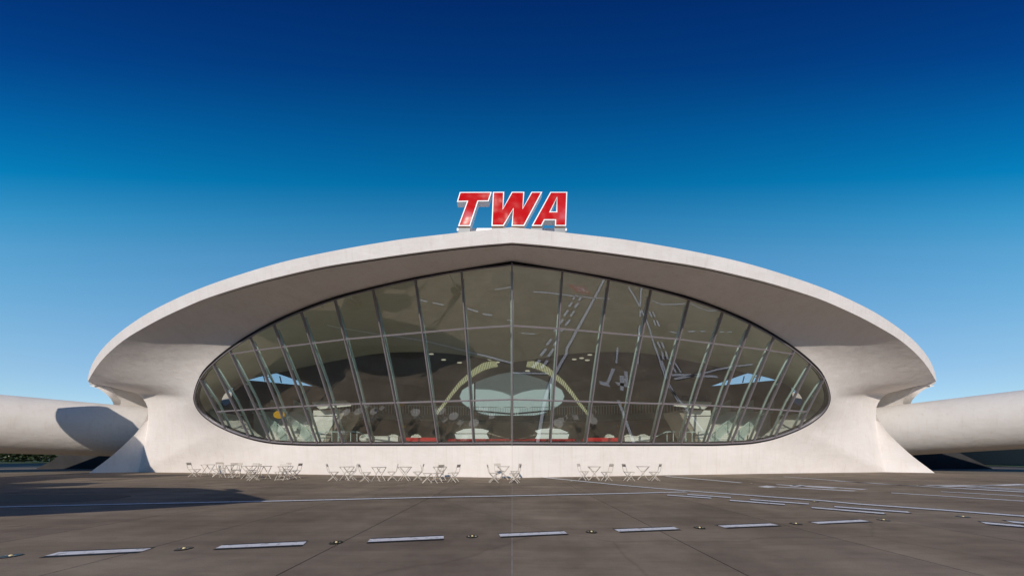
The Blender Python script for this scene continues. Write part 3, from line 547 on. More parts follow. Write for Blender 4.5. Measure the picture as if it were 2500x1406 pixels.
# ================================================================ THE TERMINAL
bld = empty("terminal_building", (0, 18, 0))
tag(bld, "white winged concrete terminal with a huge lens shaped window under a sweeping canopy", "building")
def P(o):
    o.parent = bld; o.matrix_parent_inverse = Matrix.Translation((0, -18, 0)); return o

def lerp(a, b, t): return [a[i] + (b[i] - a[i]) * t for i in range(3)]

# -- front shell: soffit, piers, sill wall (one sheet between the window and its outer outline)
def front_half(s):
    outer = [LIP, CANOPY_EDGE, CREASE, BASE]
    cols = []
    for so, si in zip(outer, FRAME_OUTER):
        for j, (a, b) in enumerate(zip(so, si)):
            if cols and j == 0: continue
            cols.append((a, b))
    NR = 17
    vs, nc = [], len(cols)
    sag = []
    for j in range(nc): sag.append(0.0)
    for i in range(NR):
        t = i / (NR - 1)
        for a, b in cols:
            p = lerp(a, b, t)
            vs.append((s * p[0], p[1], p[2]))
    return vs, grid_faces(NR, nc, s < 0)
vsR, fR = front_half(1); vsL, fL = front_half(-1)
for vs, fs, nm in ((vsR, fR, "front_wall"), (vsL, fL, "front_wall")):
    P(mesh_obj(nm, vs, fs, M_SHELL, None, True))
for s in (1, -1):
    # flank of the buttress between crease and free edge, and the edge's return
    vs = []
    for t in [i / 6 for i in range(7)]:
        for a, b in zip(CREASE, FOOT_EDGE):
            p = lerp(a, b, t); vs.append((s * p[0], p[1], p[2]))
    P(mesh_obj("buttress", vs, grid_faces(7, len(CREASE), s > 0), M_SHELL, None, True))
    edge = CANOPY_EDGE + FOOT_EDGE[1:]
    vs = []
    n = len(edge)
    for t in range(5):
        for j, p in enumerate(edge):
            dep = 2.6 * min(1, j / 10)
            vs.append((s * (p[0] - 0.16 * dep * t / 4), p[1] + dep * t / 4 + 0.02 * t, p[2]))
    P(mesh_obj("pier_return", vs, grid_faces(5, n, s < 0), M_SIDE, None, True))
    # fascia
    vs = []
    for t in range(4):
        for a, b in zip(LIP, FASCIA_TOP):
            p = lerp(a, b, t / 3); vs.append((s * p[0], p[1], p[2]))
    P(mesh_obj("fascia", vs, grid_faces(4, len(LIP), s > 0), M_SHELL, None, True))
    # drip groove along the lip: a fine dark bead set just under the edge
    bm = bmesh.new()
    add_tube(bm, [(s * p[0], p[1] + 0.10, p[2] - 0.012 + 0.01 * (j / 60)) for j, p in enumerate(LIP[:56])], 0.018, 5)
    P(bm_obj("drip_groove", bm, M_DARK))
    # roof top
    vs = []
    nb = len(VAULT_BACK)
    for i in range(9):
        t = i / 8
        for j, a in enumerate(FASCIA_TOP):
            k = j / (len(FASCIA_TOP) - 1) * 50
            b = VAULT_BACK[int(k)]
            b = (b[0] + 0.5, b[1] + 0.3, b[2] + 0.75)
            mid = lerp(a, b, 0.5); mid[2] += 1.6 * (1 - j / 70)
            q = [(1 - t) ** 2 * a[c] + 2 * t * (1 - t) * mid[c] + t * t * b[c] for c in range(3)]
            vs.append((s * q[0], q[1], q[2]))
    P(mesh_obj("roof_shell", vs, grid_faces(9, len(FASCIA_TOP), s > 0), M_SIDE, None, True))
    # vault ceiling inside
    inner = []
    for si, seg in enumerate(FRAME_INNER[:3]):
        inner += seg if si == 0 else seg[1:]
    ni = len(inner)
    vs = []
    NRr = 13
    for i in range(NRr):
        t = i / (NRr - 1)
        for j, a in enumerate(inner):
            k = j / (ni - 1) * (nb - 1)
            b = VAULT_BACK[min(nb - 1, int(round(k)))]
            bul = 1.7 * max(0.0, 1 - (j / ni) * 1.15)
            mid = lerp(a, b, 0.5); mid[2] += bul; mid[0] += 0.9 * min(1, j / ni * 1.5)
            q = [(1 - t) ** 2 * a[c] + 2 * t * (1 - t) * mid[c] + t * t * b[c] for c in range(3)]
            vs.append((s * q[0], q[1] + 0.05 * (i == 0), q[2]))
    P(mesh_obj("vault_ceiling", vs, grid_faces(NRr, ni, s < 0), M_IN, None, True))
    # curtain of concrete behind: rear wall, rear vault, rear roof
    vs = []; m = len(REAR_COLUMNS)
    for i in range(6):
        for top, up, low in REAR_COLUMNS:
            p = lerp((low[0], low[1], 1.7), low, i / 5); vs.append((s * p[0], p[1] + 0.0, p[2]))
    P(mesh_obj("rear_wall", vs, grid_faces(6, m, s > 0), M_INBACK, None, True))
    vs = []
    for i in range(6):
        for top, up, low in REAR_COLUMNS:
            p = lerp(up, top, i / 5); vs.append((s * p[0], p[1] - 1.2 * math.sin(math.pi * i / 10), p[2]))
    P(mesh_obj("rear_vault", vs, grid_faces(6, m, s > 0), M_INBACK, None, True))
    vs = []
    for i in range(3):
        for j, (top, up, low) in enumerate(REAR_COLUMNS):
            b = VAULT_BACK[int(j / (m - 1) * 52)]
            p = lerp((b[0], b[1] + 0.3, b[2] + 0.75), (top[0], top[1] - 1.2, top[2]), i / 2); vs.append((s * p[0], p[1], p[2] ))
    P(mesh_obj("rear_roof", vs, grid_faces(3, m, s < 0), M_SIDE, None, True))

bm = bmesh.new(); add_box(bm, (0, 18.05, 0.97), (0.022, 0.05, 1.90)); P(bm_obj("expansion_joint", bm, M_SIDE))
# -- interior floor
fl = [(0, 18.4), (10, 20.7), (20, 23.1), (23.0, 24.6), (27, 27.0), (29, 29.2), (26, 33), (20, 38), (12, 42), (0, 45)]
poly = [(x, y, 1.7) for x, y in fl] + [(-x, y, 1.7) for x, y in fl[-2:0:-1]]
P(mesh_obj("interior_floor", poly, [tuple(range(len(poly)))], M_FLOOR))

for s in (1, -1):
    lo_ = [(17.66, 22.4, 2.25), (18.9, 22.5, 2.53), (20.7, 22.5, 3.2), (22.0, 22.4, 4.05)]
    hi_ = [(20.9, 24.6, 3.5), (21.66, 24.5, 4.50), (23.2, 24.5, 4.72), (24.2, 24.6, 4.95)]
    vs = []
    for t in range(7):
        for p, q in zip(lo_, hi_):
            r = lerp(p, q, t / 6); vs.append((s * r[0], r[1], r[2]))
    P(mesh_obj("sloped_bench", vs, grid_faces(7, 4, s < 0), M_WHITE, None, True))

# -- the window: frame, mullions, transoms, panes, each pane an object
win = empty("lens_window", (0, 18, 2)); win.parent = bld; win.matrix_parent_inverse = Matrix.Translation((0, -18, 0))
def W(o):
    o.parent = win; o.matrix_parent_inverse = Matrix.Translation((0, -18, -2)); return o
SLx, PP = 0.235, 0.571
def glass_y(x, z): return 18.06 + SLx * abs(x) - PP * (z - 2.0)
def gn(s): return V((s * SLx, -1, -PP)).normalized()

for s in (1, -1):
    go = [p for i, seg in enumerate(FRAME_OUTER) for p in (seg if i == 0 else seg[1:])]
    gi = [p for i, seg in enumerate(FRAME_INNER) for p in (seg if i == 0 else seg[1:])]
    nrm = gn(s)
    # black gasket band filling outer outline to glass edge
    vs = []
    for off, L in ((0.03, go), (0.02, go), (-0.16, gi), (-0.3, gi)):
        for p in L:
            q = V((s * p[0], p[1], p[2])); vs.append(q + nrm * off)
    W(mesh_obj("gasket", vs, grid_faces(4, len(go), s < 0), M_FRAME, None, False))
    bm = bmesh.new()
    for i in range(len(gi) - 1):
        a, b = gi[i], gi[i + 1]
        add_bar(bm, V((s * a[0], a[1], a[2])) + nrm * 0.03, V((s * b[0], b[1], b[2])) + nrm * 0.03, 0.05, 0.08, nrm)
    W(bm_obj("window_frame", bm, M_ALU))

def facet_poly(s):
    gi = [p for i, seg in enumerate(FRAME_INNER) for p in (seg if i == 0 else seg[1:])]
    return [(p[0], p[2]) for p in gi]           # x, z on the right facet

def clip(poly, f):
    out = []
    n = len(poly)
    for i in range(n):
        a, b = poly[i], poly[(i + 1) % n]
        fa, fb = f(a), f(b)
        if fa >= 0: out.append(a)
        if (fa >= 0) != (fb >= 0):
            t = fa / (fa - fb); out.append((a[0] + (b[0] - a[0]) * t, a[1] + (b[1] - a[1]) * t))
    return out

def interp_z(L, x):
    for a, b in zip(L[:-1], L[1:]):
        if x <= b[0]: return a[2] + (b[2] - a[2]) * (x - a[0]) / (b[0] - a[0])
    return L[-1][2] + (L[-1][2] - L[-2][2]) / (L[-1][0] - L[-2][0]) * (x - L[-1][0])

def mull_x(k, z):
    a, b = MULLIONS[k]
    return a[0] + (b[0] - a[0]) * (z - a[2]) / (b[2] - a[2])

full = facet_poly(1)
NM = len(MULLIONS)
for s in (1, -1):
    nrm = gn(s)
    for k in range(NM):
        if k == 0: col = clip(full, lambda p: mull_x(1, p[1]) - p[0])
        elif k < NM - 1:
            col = clip(full, lambda p, k=k: p[0] - mull_x(k, p[1])); col = clip(col, lambda p, k=k: mull_x(k + 1, p[1]) - p[0])
        else: col = clip(full, lambda p, k=k: p[0] - mull_x(k, p[1]))
        if len(col) < 3: continue
        cuts = [col]
        if k <= 7:
            up = clip(col, lambda p: p[1] - interp_z(TRANSOM_UPPER, p[0])); rest = clip(col, lambda p: interp_z(TRANSOM_UPPER, p[0]) - p[1])
            cuts = [up, rest]
        if k <= 9:
            last = cuts.pop()
            cuts += [clip(last, lambda p: p[1] - interp_z(TRANSOM_LOWER, p[0])), clip(last, lambda p: interp_z(TRANSOM_LOWER, p[0]) - p[1])]
        for c in cuts:
            if len(c) < 3: continue
            cl = []
            for q in c:
                if not cl or math.hypot(q[0] - cl[-1][0], q[1] - cl[-1][1]) > 0.02: cl.append(q)
            if len(cl) < 3: continue
            bm = bmesh.new()
            add_prism(bm, [(s * x, glass_y(x, z), z) for x, z in cl], nrm * -0.02)
            W(bm_obj("pane", bm, M_GLASS))
    # mullions with their inner steel fins
    for k in range(NM):
        if k == 0 and s < 0: continue
        a, b = MULLIONS[k]
        A = V((s * a[0], a[1], a[2])); B = V((s * b[0], b[1], b[2]))
        nn = nrm if k else V((0, -1, -PP)).normalized()
        bm = bmesh.new(); add_bar(bm, A + nn * 0.02, B + nn * 0.02, 0.058, 0.15, nn)
        mo = W(bm_obj("mullion", bm, M_ALU))
        bm = bmesh.new()
        inw = V((0, 0.50, 0.0))
        T = A + (B - A) * 0.03; E = A + (B - A) * 0.995
        add_tube(bm, [T + V((0, 0.16, 0)), T.lerp(E, 0.45) + inw, T.lerp(E, 0.55) + inw, E + V((0, 0.40, 0))], 0.075, 8)
        for f in (0.33, 0.66):
            q = A.lerp(B, f); add_bar(bm, q, q + V((0, 0.46, 0)), 0.05, 0.05)
        W(bm_obj("mullion_fin", bm, M_FIN, None, True))
    for L, kmax in ((TRANSOM_UPPER, 8), (TRANSOM_LOWER, 10)):
        kmax = min(kmax, NM - 1)
        for k in range(kmax):
            def xz(k):
                z = L[0][2]
                for _ in range(8): z = interp_z(L, mull_x(k, z))
                return mull_x(k, z), z
            (xa, za), (xb, zb) = xz(k), xz(k + 1)
            A = V((s * xa, glass_y(xa, za), za)); B = V((s * xb, glass_y(xb, zb), zb))
            d = (B - A).normalized() * 0.05
            bm = bmesh.new(); add_bar(bm, A + d + nrm * 0.02, B - d + nrm * 0.02, 0.070, 0.085, nrm)
            W(bm_obj("transom", bm, M_ALU))

# -- side shells seen under the canopy ends
for s in (1, -1):
    t0 = CANOPY_EDGE[0]
    def uw(k, v, y): return (s * k / 750 * y, y, 1.3 + (1112 - v) / 750 * y)
    # little end block that closes the canopy tip
    bm = bmesh.new()
    add_prism(bm, [(s * t0[0], t0[1] + 0.02, t0[2] - 0.02), (s * (t0[0] + 0.02), t0[1] + 0.6, t0[2] + 0.05), (s * (t0[0] - 0.5), t0[1] + 1.5, t0[2] + 0.02), (s * (t0[0] - 0.6), t0[1] + 0.8, t0[2] - 0.12)], (0, 0.1, -0.22))
    P(bm_obj("canopy_tip", bm, M_SHELL))
    out = [SIDE_OUT[i] for i in range(len(SIDE_OUT))]; inn = SIDE_IN
    vs = []
    for t in range(5):
        for a, b in zip(out, inn):
            p = lerp(a, b, t / 4); vs.append((s * p[0], p[1], p[2]))
    P(mesh_obj("side_shell", vs, grid_faces(5, len(out), s < 0), M_SHELL, None, True))
    vs = []
    for t in range(4):
        for a in out:
            vs.append((s * (a[0] - 0.9 * t), a[1] + 1.6 * t, a[2] + 0.12 * t))
    P(mesh_obj("side_roof", vs, grid_faces(4, len(out), s > 0), M_SIDE, None, True))
    # inner face and underside in the opening
    vs = []
    for t in range(4):
        for a in inn:
            vs.append((s * (a[0] - 1.5 * t), a[1] + 0.9 * t, a[2] - 0.05 * t))
    P(mesh_obj("side_soffit", vs, grid_faces(4, len(inn), s > 0), M_SIDE, None, True))
    bm = bmesh.new()
    add_prism(bm, [(s * 25.0, 30.5, 2), (s * 37, 29.6, 2), (s * 36.0, 29.6, 6.2), (s * 25.0, 30.5, 8.0)], (0, 0.4, 0))
    P(bm_obj("inner_side_wall", bm, M_SIDE))

# ================================================================ WALKWAY TUBES
def tube(s, a, b, ext, label):
    """elliptical concrete tube from inside the pier (a) out past the frame (b)"""
    t = empty("walkway_tube", (a[0], a[1], 0)); tag(t, label, "walkway tube", "concrete tubes to the flight wings")
    bm = bmesh.new()
    A, B = V(a), V(b); d = (B - A); A0 = A - d.normalized() * 4; B0 = B + d.normalized() * ext
    n, m = 40, 30
    x, y, dd = frame_of(d)
    rings = []
    for i in range(m + 1):
        f = i / m; c = A0.lerp(B0, f)
        rings.append([bm.verts.new(c + x * math.cos(2 * math.pi * k / n) * 2.35 + y * (math.sin(2 * math.pi * k / n) * 2.2)) for k in range(n)])
    for p, q in zip(rings[:-1], rings[1:]):
        for k in range(n): bm.faces.new((p[k], p[(k + 1) % n], q[(k + 1) % n], q[k]))
    o = bm_obj("tube_shell", bm, M_SIDE, None, True)
    o.parent = t; o.matrix_parent_inverse = Matrix.Translation((-a[0], -a[1], 0))
    return t
def sub(o, par, loc):
    o.parent = par; o.matrix_parent_inverse = Matrix.Translation((-loc[0], -loc[1], -(loc[2] if len(loc) > 2 else 0))); return o

LT_A, LT_B = (-34.2, 26.2, 3.46), (-38.4, 23.1, 3.68)
RT_A, RT_B = (34.2, 26.2, 3.56), (38.4, 23.1, 4.02)
lt = tube(-1, LT_A, LT_B, 22, "white concrete tube walkway left of the building, with a dark shadow across it")
rt = tube(1, RT_A, RT_B, 22, "sunlit concrete tube walkway right of the building, without any shadow on it")
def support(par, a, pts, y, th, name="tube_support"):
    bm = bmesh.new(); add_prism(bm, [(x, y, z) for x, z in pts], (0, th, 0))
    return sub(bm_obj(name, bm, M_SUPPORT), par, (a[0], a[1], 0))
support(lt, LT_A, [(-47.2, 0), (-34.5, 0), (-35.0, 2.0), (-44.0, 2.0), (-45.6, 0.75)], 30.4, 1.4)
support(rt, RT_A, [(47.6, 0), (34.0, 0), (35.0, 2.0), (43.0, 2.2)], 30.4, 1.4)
# wall-light slot and thin brow on the right tube
bm = bmesh.new(); add_box(bm, (40.6, 20.2, 5.62), (3.2, 0.2, 0.10), Matrix.Rotation(R(-36), 3, 'Z'))
sub(bm_obj("slot_window", bm, M_DARK), rt, (RT_A[0], RT_A[1], 0))
# reinforcing pins left in the concrete beside the shadow
# ================================================================ LANDSIDE BEYOND: hedge and its lawn
def hedge(name, x0, x1, y, h, d, n, label):
    t = empty(name, ((x0 + x1) / 2, y, 0)); tag(t, label, "hedge")
    bm = bmesh.new(); rnd = random.Random(int(abs(x0) * 7))
    for i in range(n):
        x = rnd.uniform(x0, x1); f = rnd.random()
        hh = h * (0.82 + 0.18 * math.sin(x * 0.9) * math.sin(x * 0.37 + 1))
        z = hh * (1 - (1 - math.sqrt(rnd.random())) * 1.0); yy = y + rnd.uniform(-d / 2, d / 2) * (1.15 - 0.5 * z / h)
        s = rnd.uniform(0.14, 0.34)
        m = Matrix.Translation((x - (x0 + x1) / 2, yy - y, max(0.05, z))) @ Matrix.Rotation(rnd.uniform(0, 6.28), 4, 'Z') @ Matrix.Rotation(rnd.uniform(-1.2, 1.2), 4, 'X')
        vs = [bm.verts.new(m @ V(q)) for q in ((-s, 0, 0), (0, -s * .6, 0.02), (s, 0, 0), (0, s * .6, 0.02))]
        bm.faces.new(vs)
    me = bpy.data.meshes.new("foliage"); bm.to_mesh(me); bm.free(); me.materials.append(M_LEAF)
    o = bpy.data.objects.new("foliage", me); COL.objects.link(o); o.parent = t; o["kind"] = "stuff"
    bm = bmesh.new()
    k = x0 + 0.6
    while k < x1:
        add_tube(bm, [(k - (x0 + x1) / 2, 0, 0), (k - (x0 + x1) / 2 + 0.1, 0.1, h * 0.7)], [0.06, 0.02], 5); k += 1.3
    o = bm_obj("stems", bm, M_BARK, t); o["kind"] = "stuff"
hedge("hedge", -112, -74, 62, 3.6, 4.0, 16000, "dark green clipped hedge on the lawn under the left concrete tube")
sv = empty("shade_block", (66, 47, 0)); tag(sv, "low black box filling the dark gap under the right concrete tube, shade in its colour", "building")  # added black block, its colour stands for the shade under the tube
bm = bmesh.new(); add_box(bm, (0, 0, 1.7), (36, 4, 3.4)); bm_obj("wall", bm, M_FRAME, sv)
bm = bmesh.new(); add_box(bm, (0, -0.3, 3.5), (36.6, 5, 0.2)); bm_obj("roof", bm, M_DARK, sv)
verge = mesh_obj("lawn", [(58, 33.5, 0.02), (90, 33.5, 0.02), (90, 44.8, 0.02), (64, 44.8, 0.02)], [(0, 1, 2, 3)], M_LAWN); tag(verge, kind="structure")

# ================================================================ INSIDE THE HALL
def px(u, v, y): return ((u - 1250) / 750 * y, y, 1.3 + (1112 - v) / 750 * y)

# the bridge across the back of the hall
br = empty("mezzanine_bridge", (0, 37, 0)); tag(br, "grey mezzanine bridge with a white baluster railing across the back of the hall", "bridge")
def B_(o, p=None): return sub(o, p or br, (0, 37, 0))
xs = [i * 1.0 for i in range(-20, 21)]
def by(x): return 38.0 - 0.010 * x * x
bm = bmesh.new()
for a, b in zip(xs[:-1], xs[1:]): add_bar(bm, (a, by(a), 5.85), (b, by(b), 5.85), 0.9, 0.72)
B_(bm_obj("parapet", bm, M_GREY))
bm = bmesh.new(); x = -20.0
while x <= 20: add_box(bm, (x, by(x) - 0.3, 6.72), (0.045, 0.045, 1.02)); x += 0.30
o = B_(bm_obj("balusters", bm, M_FIN)); o["kind"] = "stuff"
bm = bmesh.new()
for a, b in zip(xs[:-1], xs[1:]): add_bar(bm, (a, by(a) - 0.3, 7.25), (b, by(b) - 0.3, 7.25), 0.06, 0.05)
B_(bm_obj("handrail", bm, M_FIN))

# sweeping stairs left and right
def staircase(s, label):
    loc = (s * 17.5, 25.0, 1.7)
    t = empty("staircase", loc); tag(t, label, "staircase", "white stairs either side of the hall")
    path = []
    N = 22
    for i in range(N + 1):
        f = i / N
        path.append((15.0 + 5.2 * f + 1.2 * f * f, 23.2 + 4.2 * f, 1.7 + 3.5 * f))
    me = None
    for i in range(N):
        x, y, z = path[i]
        if me is None:
            bm = bmesh.new()
            add_box(bm, (0, 0.12, 0.07), (4.0, 0.24, 0.115)); add_box(bm, (0, 0.09, 0.148), (4.06, 0.27, 0.03))
            bmesh.ops.recalc_face_normals(bm, faces=bm.faces)
            me = bpy.data.meshes.new("step"); bm.to_mesh(me); bm.free(); me.materials.append(M_WHITE)
        o = bpy.data.objects.new("step", me); COL.objects.link(o); o.parent = t
        o.location = (s * x - loc[0], y - loc[1], z - loc[2])
    # under-stair apron wall that closes the flight
    bm = bmesh.new()
    for i in range(N):
        x, y, z = path[i]; add_box(bm, (s * x, y + 0.16, (z + 1.7) / 2), (3.8, 0.18, max(0.02, z - 1.7)))
    sub(bm_obj("stair_soffit", bm, M_WHITE), t, loc)
    for side in (-1.95, 0.1, 1.95):
        bm = bmesh.new(); top = []
        for i in range(N * 2 + 1):
            f = i / (N * 2); x = 15.0 + 5.2 * f + 1.2 * f * f; y = 23.2 + 4.2 * f; z = 1.75 + 3.5 * f
            hgt = 0.95 + 0.10 * math.sin(f * 9)
            add_bar(bm, (s * (x + side), y, z), (s * (x + side), y, z + hgt), 0.03, 0.03)
            top.append((s * (x + side), y, z + hgt))
        o = sub(bm_obj("balusters", bm, M_FIN), t, loc); o["kind"] = "stuff"
        bm = bmesh.new(); add_tube(bm, top, 0.035, 6)
        sub(bm_obj("handrail", bm, M_FIN), t, loc)
    return t
staircase(-1, "white steps with baluster railings behind the left end of the lens window")
staircase(1, "white steps with baluster railings behind the right end of the lens window")

# bulging balcony rails at the stair foot
def balcony(s, label):
    loc = (s * 14.9, 25.6, 1.7)
    t = empty("curved_railing", loc); tag(t, label, "railing", "bulging rails at the stair feet")
    bm = bmesh.new(); top = []
    for i in range(17):
        a = math.pi * i / 16
        x = 17.0 - 1.05 * math.cos(a); y = 25.6 - 0.7 * math.sin(a); h = 0.45 + 0.62 * math.sin(a) ** 0.6
        add_bar(bm, (s * x, y, 2.6), (s * x, y, 2.6 + h), 0.035, 0.035); top.append((s * x, y, 2.6 + h))
    o = sub(bm_obj("balusters", bm, M_FIN), t, loc); o["kind"] = "stuff"
    bm = bmesh.new(); add_tube(bm, top, 0.035, 6); sub(bm_obj("handrail", bm, M_FIN), t, loc)
    bm = bmesh.new(); add_box(bm, (s * 17.0, 25.7, 2.15), (2.4, 1.3, 0.9)); sub(bm_obj("plinth", bm, M_GREY), t, loc)
balcony(-1, "bulging white baluster rail beside the foot of the left stairs")
balcony(1, "bulging white baluster rail beside the foot of the right stairs")

# sculptural information pylons
def pylon(s, label):
    y = 22.8; loc = (s * 13.3, y, 1.7)
    t = empty("concrete_pylon", loc); tag(t, label, "pylon", "white pylons flanking the hall")
    def q(u, v, yy=y): p = px(u, v, yy); return (s * p[0], p[1], p[2])
    bm = bmesh.new()
    add_prism(bm, [q(1673, 1017), q(1735, 1016), q(1737, 1031), q(1728, 1047), q(1735, 1080), q(1733, 1098), q(1722, 1098), q(1714, 1079)], (0, 1.5, 0))
    sub(bm_obj("shaft", bm, M_WHITE), t, loc)
    bm = bmesh.new()
    add_prism(bm, [q(1666, 999), q(1735, 1001.5), q(1735, 1013.6), q(1673, 1014.6)], (-s * 0.1, 1.3, 0))
    sub(bm_obj("head", bm, M_WHITE), t, loc)
    bm = bmesh.new()
    add_prism(bm, [q(1657, 1002), q(1668, 1003), q(1714, 1080), q(1700, 1080), q(1660, 1010)], (-s * 0.5, 1.4, 0))
    sub(bm_obj("back_fin", bm, M_INBACK), t, loc)
    bm = bmesh.new()
    add_prism(bm, [q(1643, 990.5, 22.2), q(1720, 998.5, 22.2), q(1738, 984.8, 24.6), q(1658, 981, 24.6)], (0, 0.05, 0.14))
    sub(bm_obj("canopy_plate", bm, M_WHITE), t, loc)
pylon(-1, "white tapering concrete pylon with a flat top plate in the left part of the hall")
pylon(1, "white tapering concrete pylon with a flat top plate in the right part of the hall")

# straight glass guard rails near the window
def guard(s, label):
    loc = (s * 12.5, 22.1, 1.7)
    t = empty("guard_rail", loc); tag(t, label, "guard rail", "straight guard rails near the window")
    y = 22.1
    bm = bmesh.new()
    add_bar(bm, (s * 11.1, y, 3.02), (s * 14.3, y, 3.02), 0.05, 0.05); add_bar(bm, (s * 9.95, y, 2.5), (s * 11.1, y, 3.02), 0.05, 0.05)
    add_bar(bm, (s * 9.95, y, 1.7), (s * 9.95, y, 2.5), 0.05, 0.05)
    sub(bm_obj("handrail", bm, M_FIN), t, loc)
    me = None
    for i in range(8):
        if me is None:
            b2 = bmesh.new(); add_box(b2, (0, 0, 0.65), (0.04, 0.04, 1.30)); me = bpy.data.meshes.new("post"); b2.to_mesh(me); b2.free(); me.materials.append(M_FIN)
        o = bpy.data.objects.new("post", me); COL.objects.link(o); o.parent = t; o.location = (s * (11.15 + 0.45 * i) - loc[0], 0, 0)
guard(-1, "white guard rail with thin posts behind the window, left of centre")
guard(1, "white guard rail with thin posts behind the window, right of centre")

# lounge furniture
def sofa(x0, x1, y, mat, label):
    c = (x0 + x1) / 2; w = x1 - x0
    t = empty("banquette", (c, y, 1.7)); tag(t, label, "sofa", "red banquettes in the sunken lounge")
    def bx(nm, ctr, sz):
        bm = bmesh.new(); add_box(bm, ctr, sz); bmesh.ops.bevel(bm, geom=bm.edges[:], offset=0.05, segments=2, affect='EDGES'); bm_obj(nm, bm, mat, t)
    bx("seat", (0, 0.45, 0.25), (w, 0.8, 0.45)); bx("backrest", (0, 0, 0.46), (w, 0.22, 0.92))
    for q in (-1, 1): bx("armrest", (q * (w / 2 - 0.1), 0.4, 0.4), (0.2, 0.9, 0.7))
sofa(-8.0, -5.4, 22.4, M_RED, "bright red sofa low behind the window, left of the centre")
sofa(5.2, 8.0, 22.6, M_RED, "bright red sofa low behind the window, right of the centre")
sofa(-5.0, 5.0, 24.0, M_REDDARK, "long dark red banquette across the middle of the lounge")
def counter(x0, x1, y, h, label):
    c = (x0 + x1) / 2
    t = empty("counter", (c, y, 1.7)); tag(t, label, "counter", "white counters")
    bm = bmesh.new(); add_box(bm, (0, 0, h / 2), (x1 - x0, 0.6, h)); bm_obj("body", bm, M_WHITE, t)
    bm = bmesh.new(); add_box(bm, (0, 0, h + 0.02), (x1 - x0 + 0.08, 0.7, 0.04)); bm_obj("top", bm, M_WHITE, t)
counter(-10.1, -8.4, 22.9, 1.0, "low white counter left of the bright red left sofa")
counter(8.3, 10.2, 22.9, 1.0, "low white counter right of the bright red right sofa")
def womb_chair(x, y, rz, label):
    t = empty("lounge_chair", (x, y, 1.7), rz); tag(t, label, "armchair", "white shell chairs in the lounge")
    bm = bmesh.new()
    bmesh.ops.create_uvsphere(bm, u_segments=14, v_segments=8, radius=0.5, matrix=Matrix.Translation((0, 0, 0.95)) @ Matrix.Diagonal((1, 0.8, 0.75, 1)))
    bmesh.ops.delete(bm, geom=[v for v in bm.verts if v.co.z > 0.95 and v.co.y < 0.05], context='VERTS')
    o = bm_obj("shell", bm, M_WHITE, t, True); md = o.modifiers.new("thick", 'SOLIDIFY'); md.thickness = 0.05
    bm = bmesh.new(); add_tube(bm, [(0, 0, 0.0), (0, 0, 0.6)], [0.2, 0.06], 10); bm_obj("pedestal", bm, M_WHITE, t)
wc = [(-11.4, 24, .4, "white shell chair left of the left counter"), (-9.4, 24.3, .1, "white shell chair standing behind the left counter"), (-7.6, 24.2, -.2, "white shell chair behind the bright red left sofa"),
      (7.7, 24.2, .2, "white shell chair behind the bright red right sofa"), (9.3, 24.4, -.1, "first white shell chair behind the right counter, nearer the centre"), (10.3, 24.2, -.4, "second white shell chair behind the right counter, at its outer end")]
for a in wc: womb_chair(*a)

# the landside lens window far at the back, its frame and pale panes
rw = empty("rear_window", (0, 43.4, 9)); tag(rw, "pale lens shaped window on the far wall seen through the glass", "window")
def RW(o, p=None): return sub(o, p or rw, (0, 43.4, 9))
Yr = 41.0
def rp(u, v, y=Yr): return px(u, v, y)
lens = [(1121, 967), (1128, 951), (1150, 938), (1180, 925), (1215, 914), (1250, 907), (1285, 914), (1320, 925), (1350, 938), (1372, 951), (1379, 967), (1372, 984), (1350, 999), (1320, 1011), (1285, 1018), (1250, 1021), (1215, 1018), (1180, 1011), (1150, 999), (1128, 984)]
bm = bmesh.new(); add_prism(bm, [rp(*q) for q in lens], (0, 0.15, 0)); RW(bm_obj("glazing", bm, M_PANE_DIM))
def pane(pts, mat, dy, nm="pane"):
    bm = bmesh.new(); add_prism(bm, [rp(u, v, Yr - dy) for u, v in pts], (0, 0.06, 0)); return RW(bm_obj(nm, bm, mat))
pane([(1161, 1000), (1247, 1008), (1247, 966), (1225, 957), (1195, 951), (1161, 950)], M_PANE_LIT, 0.1)
pane([(1339, 1000), (1253, 1008), (1253, 966), (1275, 957), (1305, 951), (1339, 950)], M_PANE_LIT, 0.1)
pane([(1157, 1000), (1157, 936), (1145, 942), (1129, 952), (1122.5, 967), (1129, 983), (1145, 995)], M_PANE_LIT, 0.1)
pane([(1343, 1000), (1343, 936), (1355, 942), (1371, 952), (1377.5, 967), (1371, 983), (1355, 995)], M_PANE_LIT, 0.1)
pane([(1165, 1005), (1247, 1012.5), (1247, 1020), (1215, 1017), (1185, 1011)], M_PANE_LIT, 0.1)
pane([(1335, 1005), (1253, 1012.5), (1253, 1020), (1285, 1017), (1315, 1011)], M_PANE_LIT, 0.1)
for pts in ([(1160, 1002), (1250, 1010), (1340, 1002)], [(1250, 1010), (1250, 908)], [(1159, 1004), (1159, 934)], [(1341, 1004), (1341, 934)]):
    bm = bmesh.new()
    for a, b in zip(pts[:-1], pts[1:]): add_bar(bm, rp(*a, Yr - .25), rp(*b, Yr - .25), 0.16, 0.16)
    RW(bm_obj("glazing_bar", bm, M_DARK))
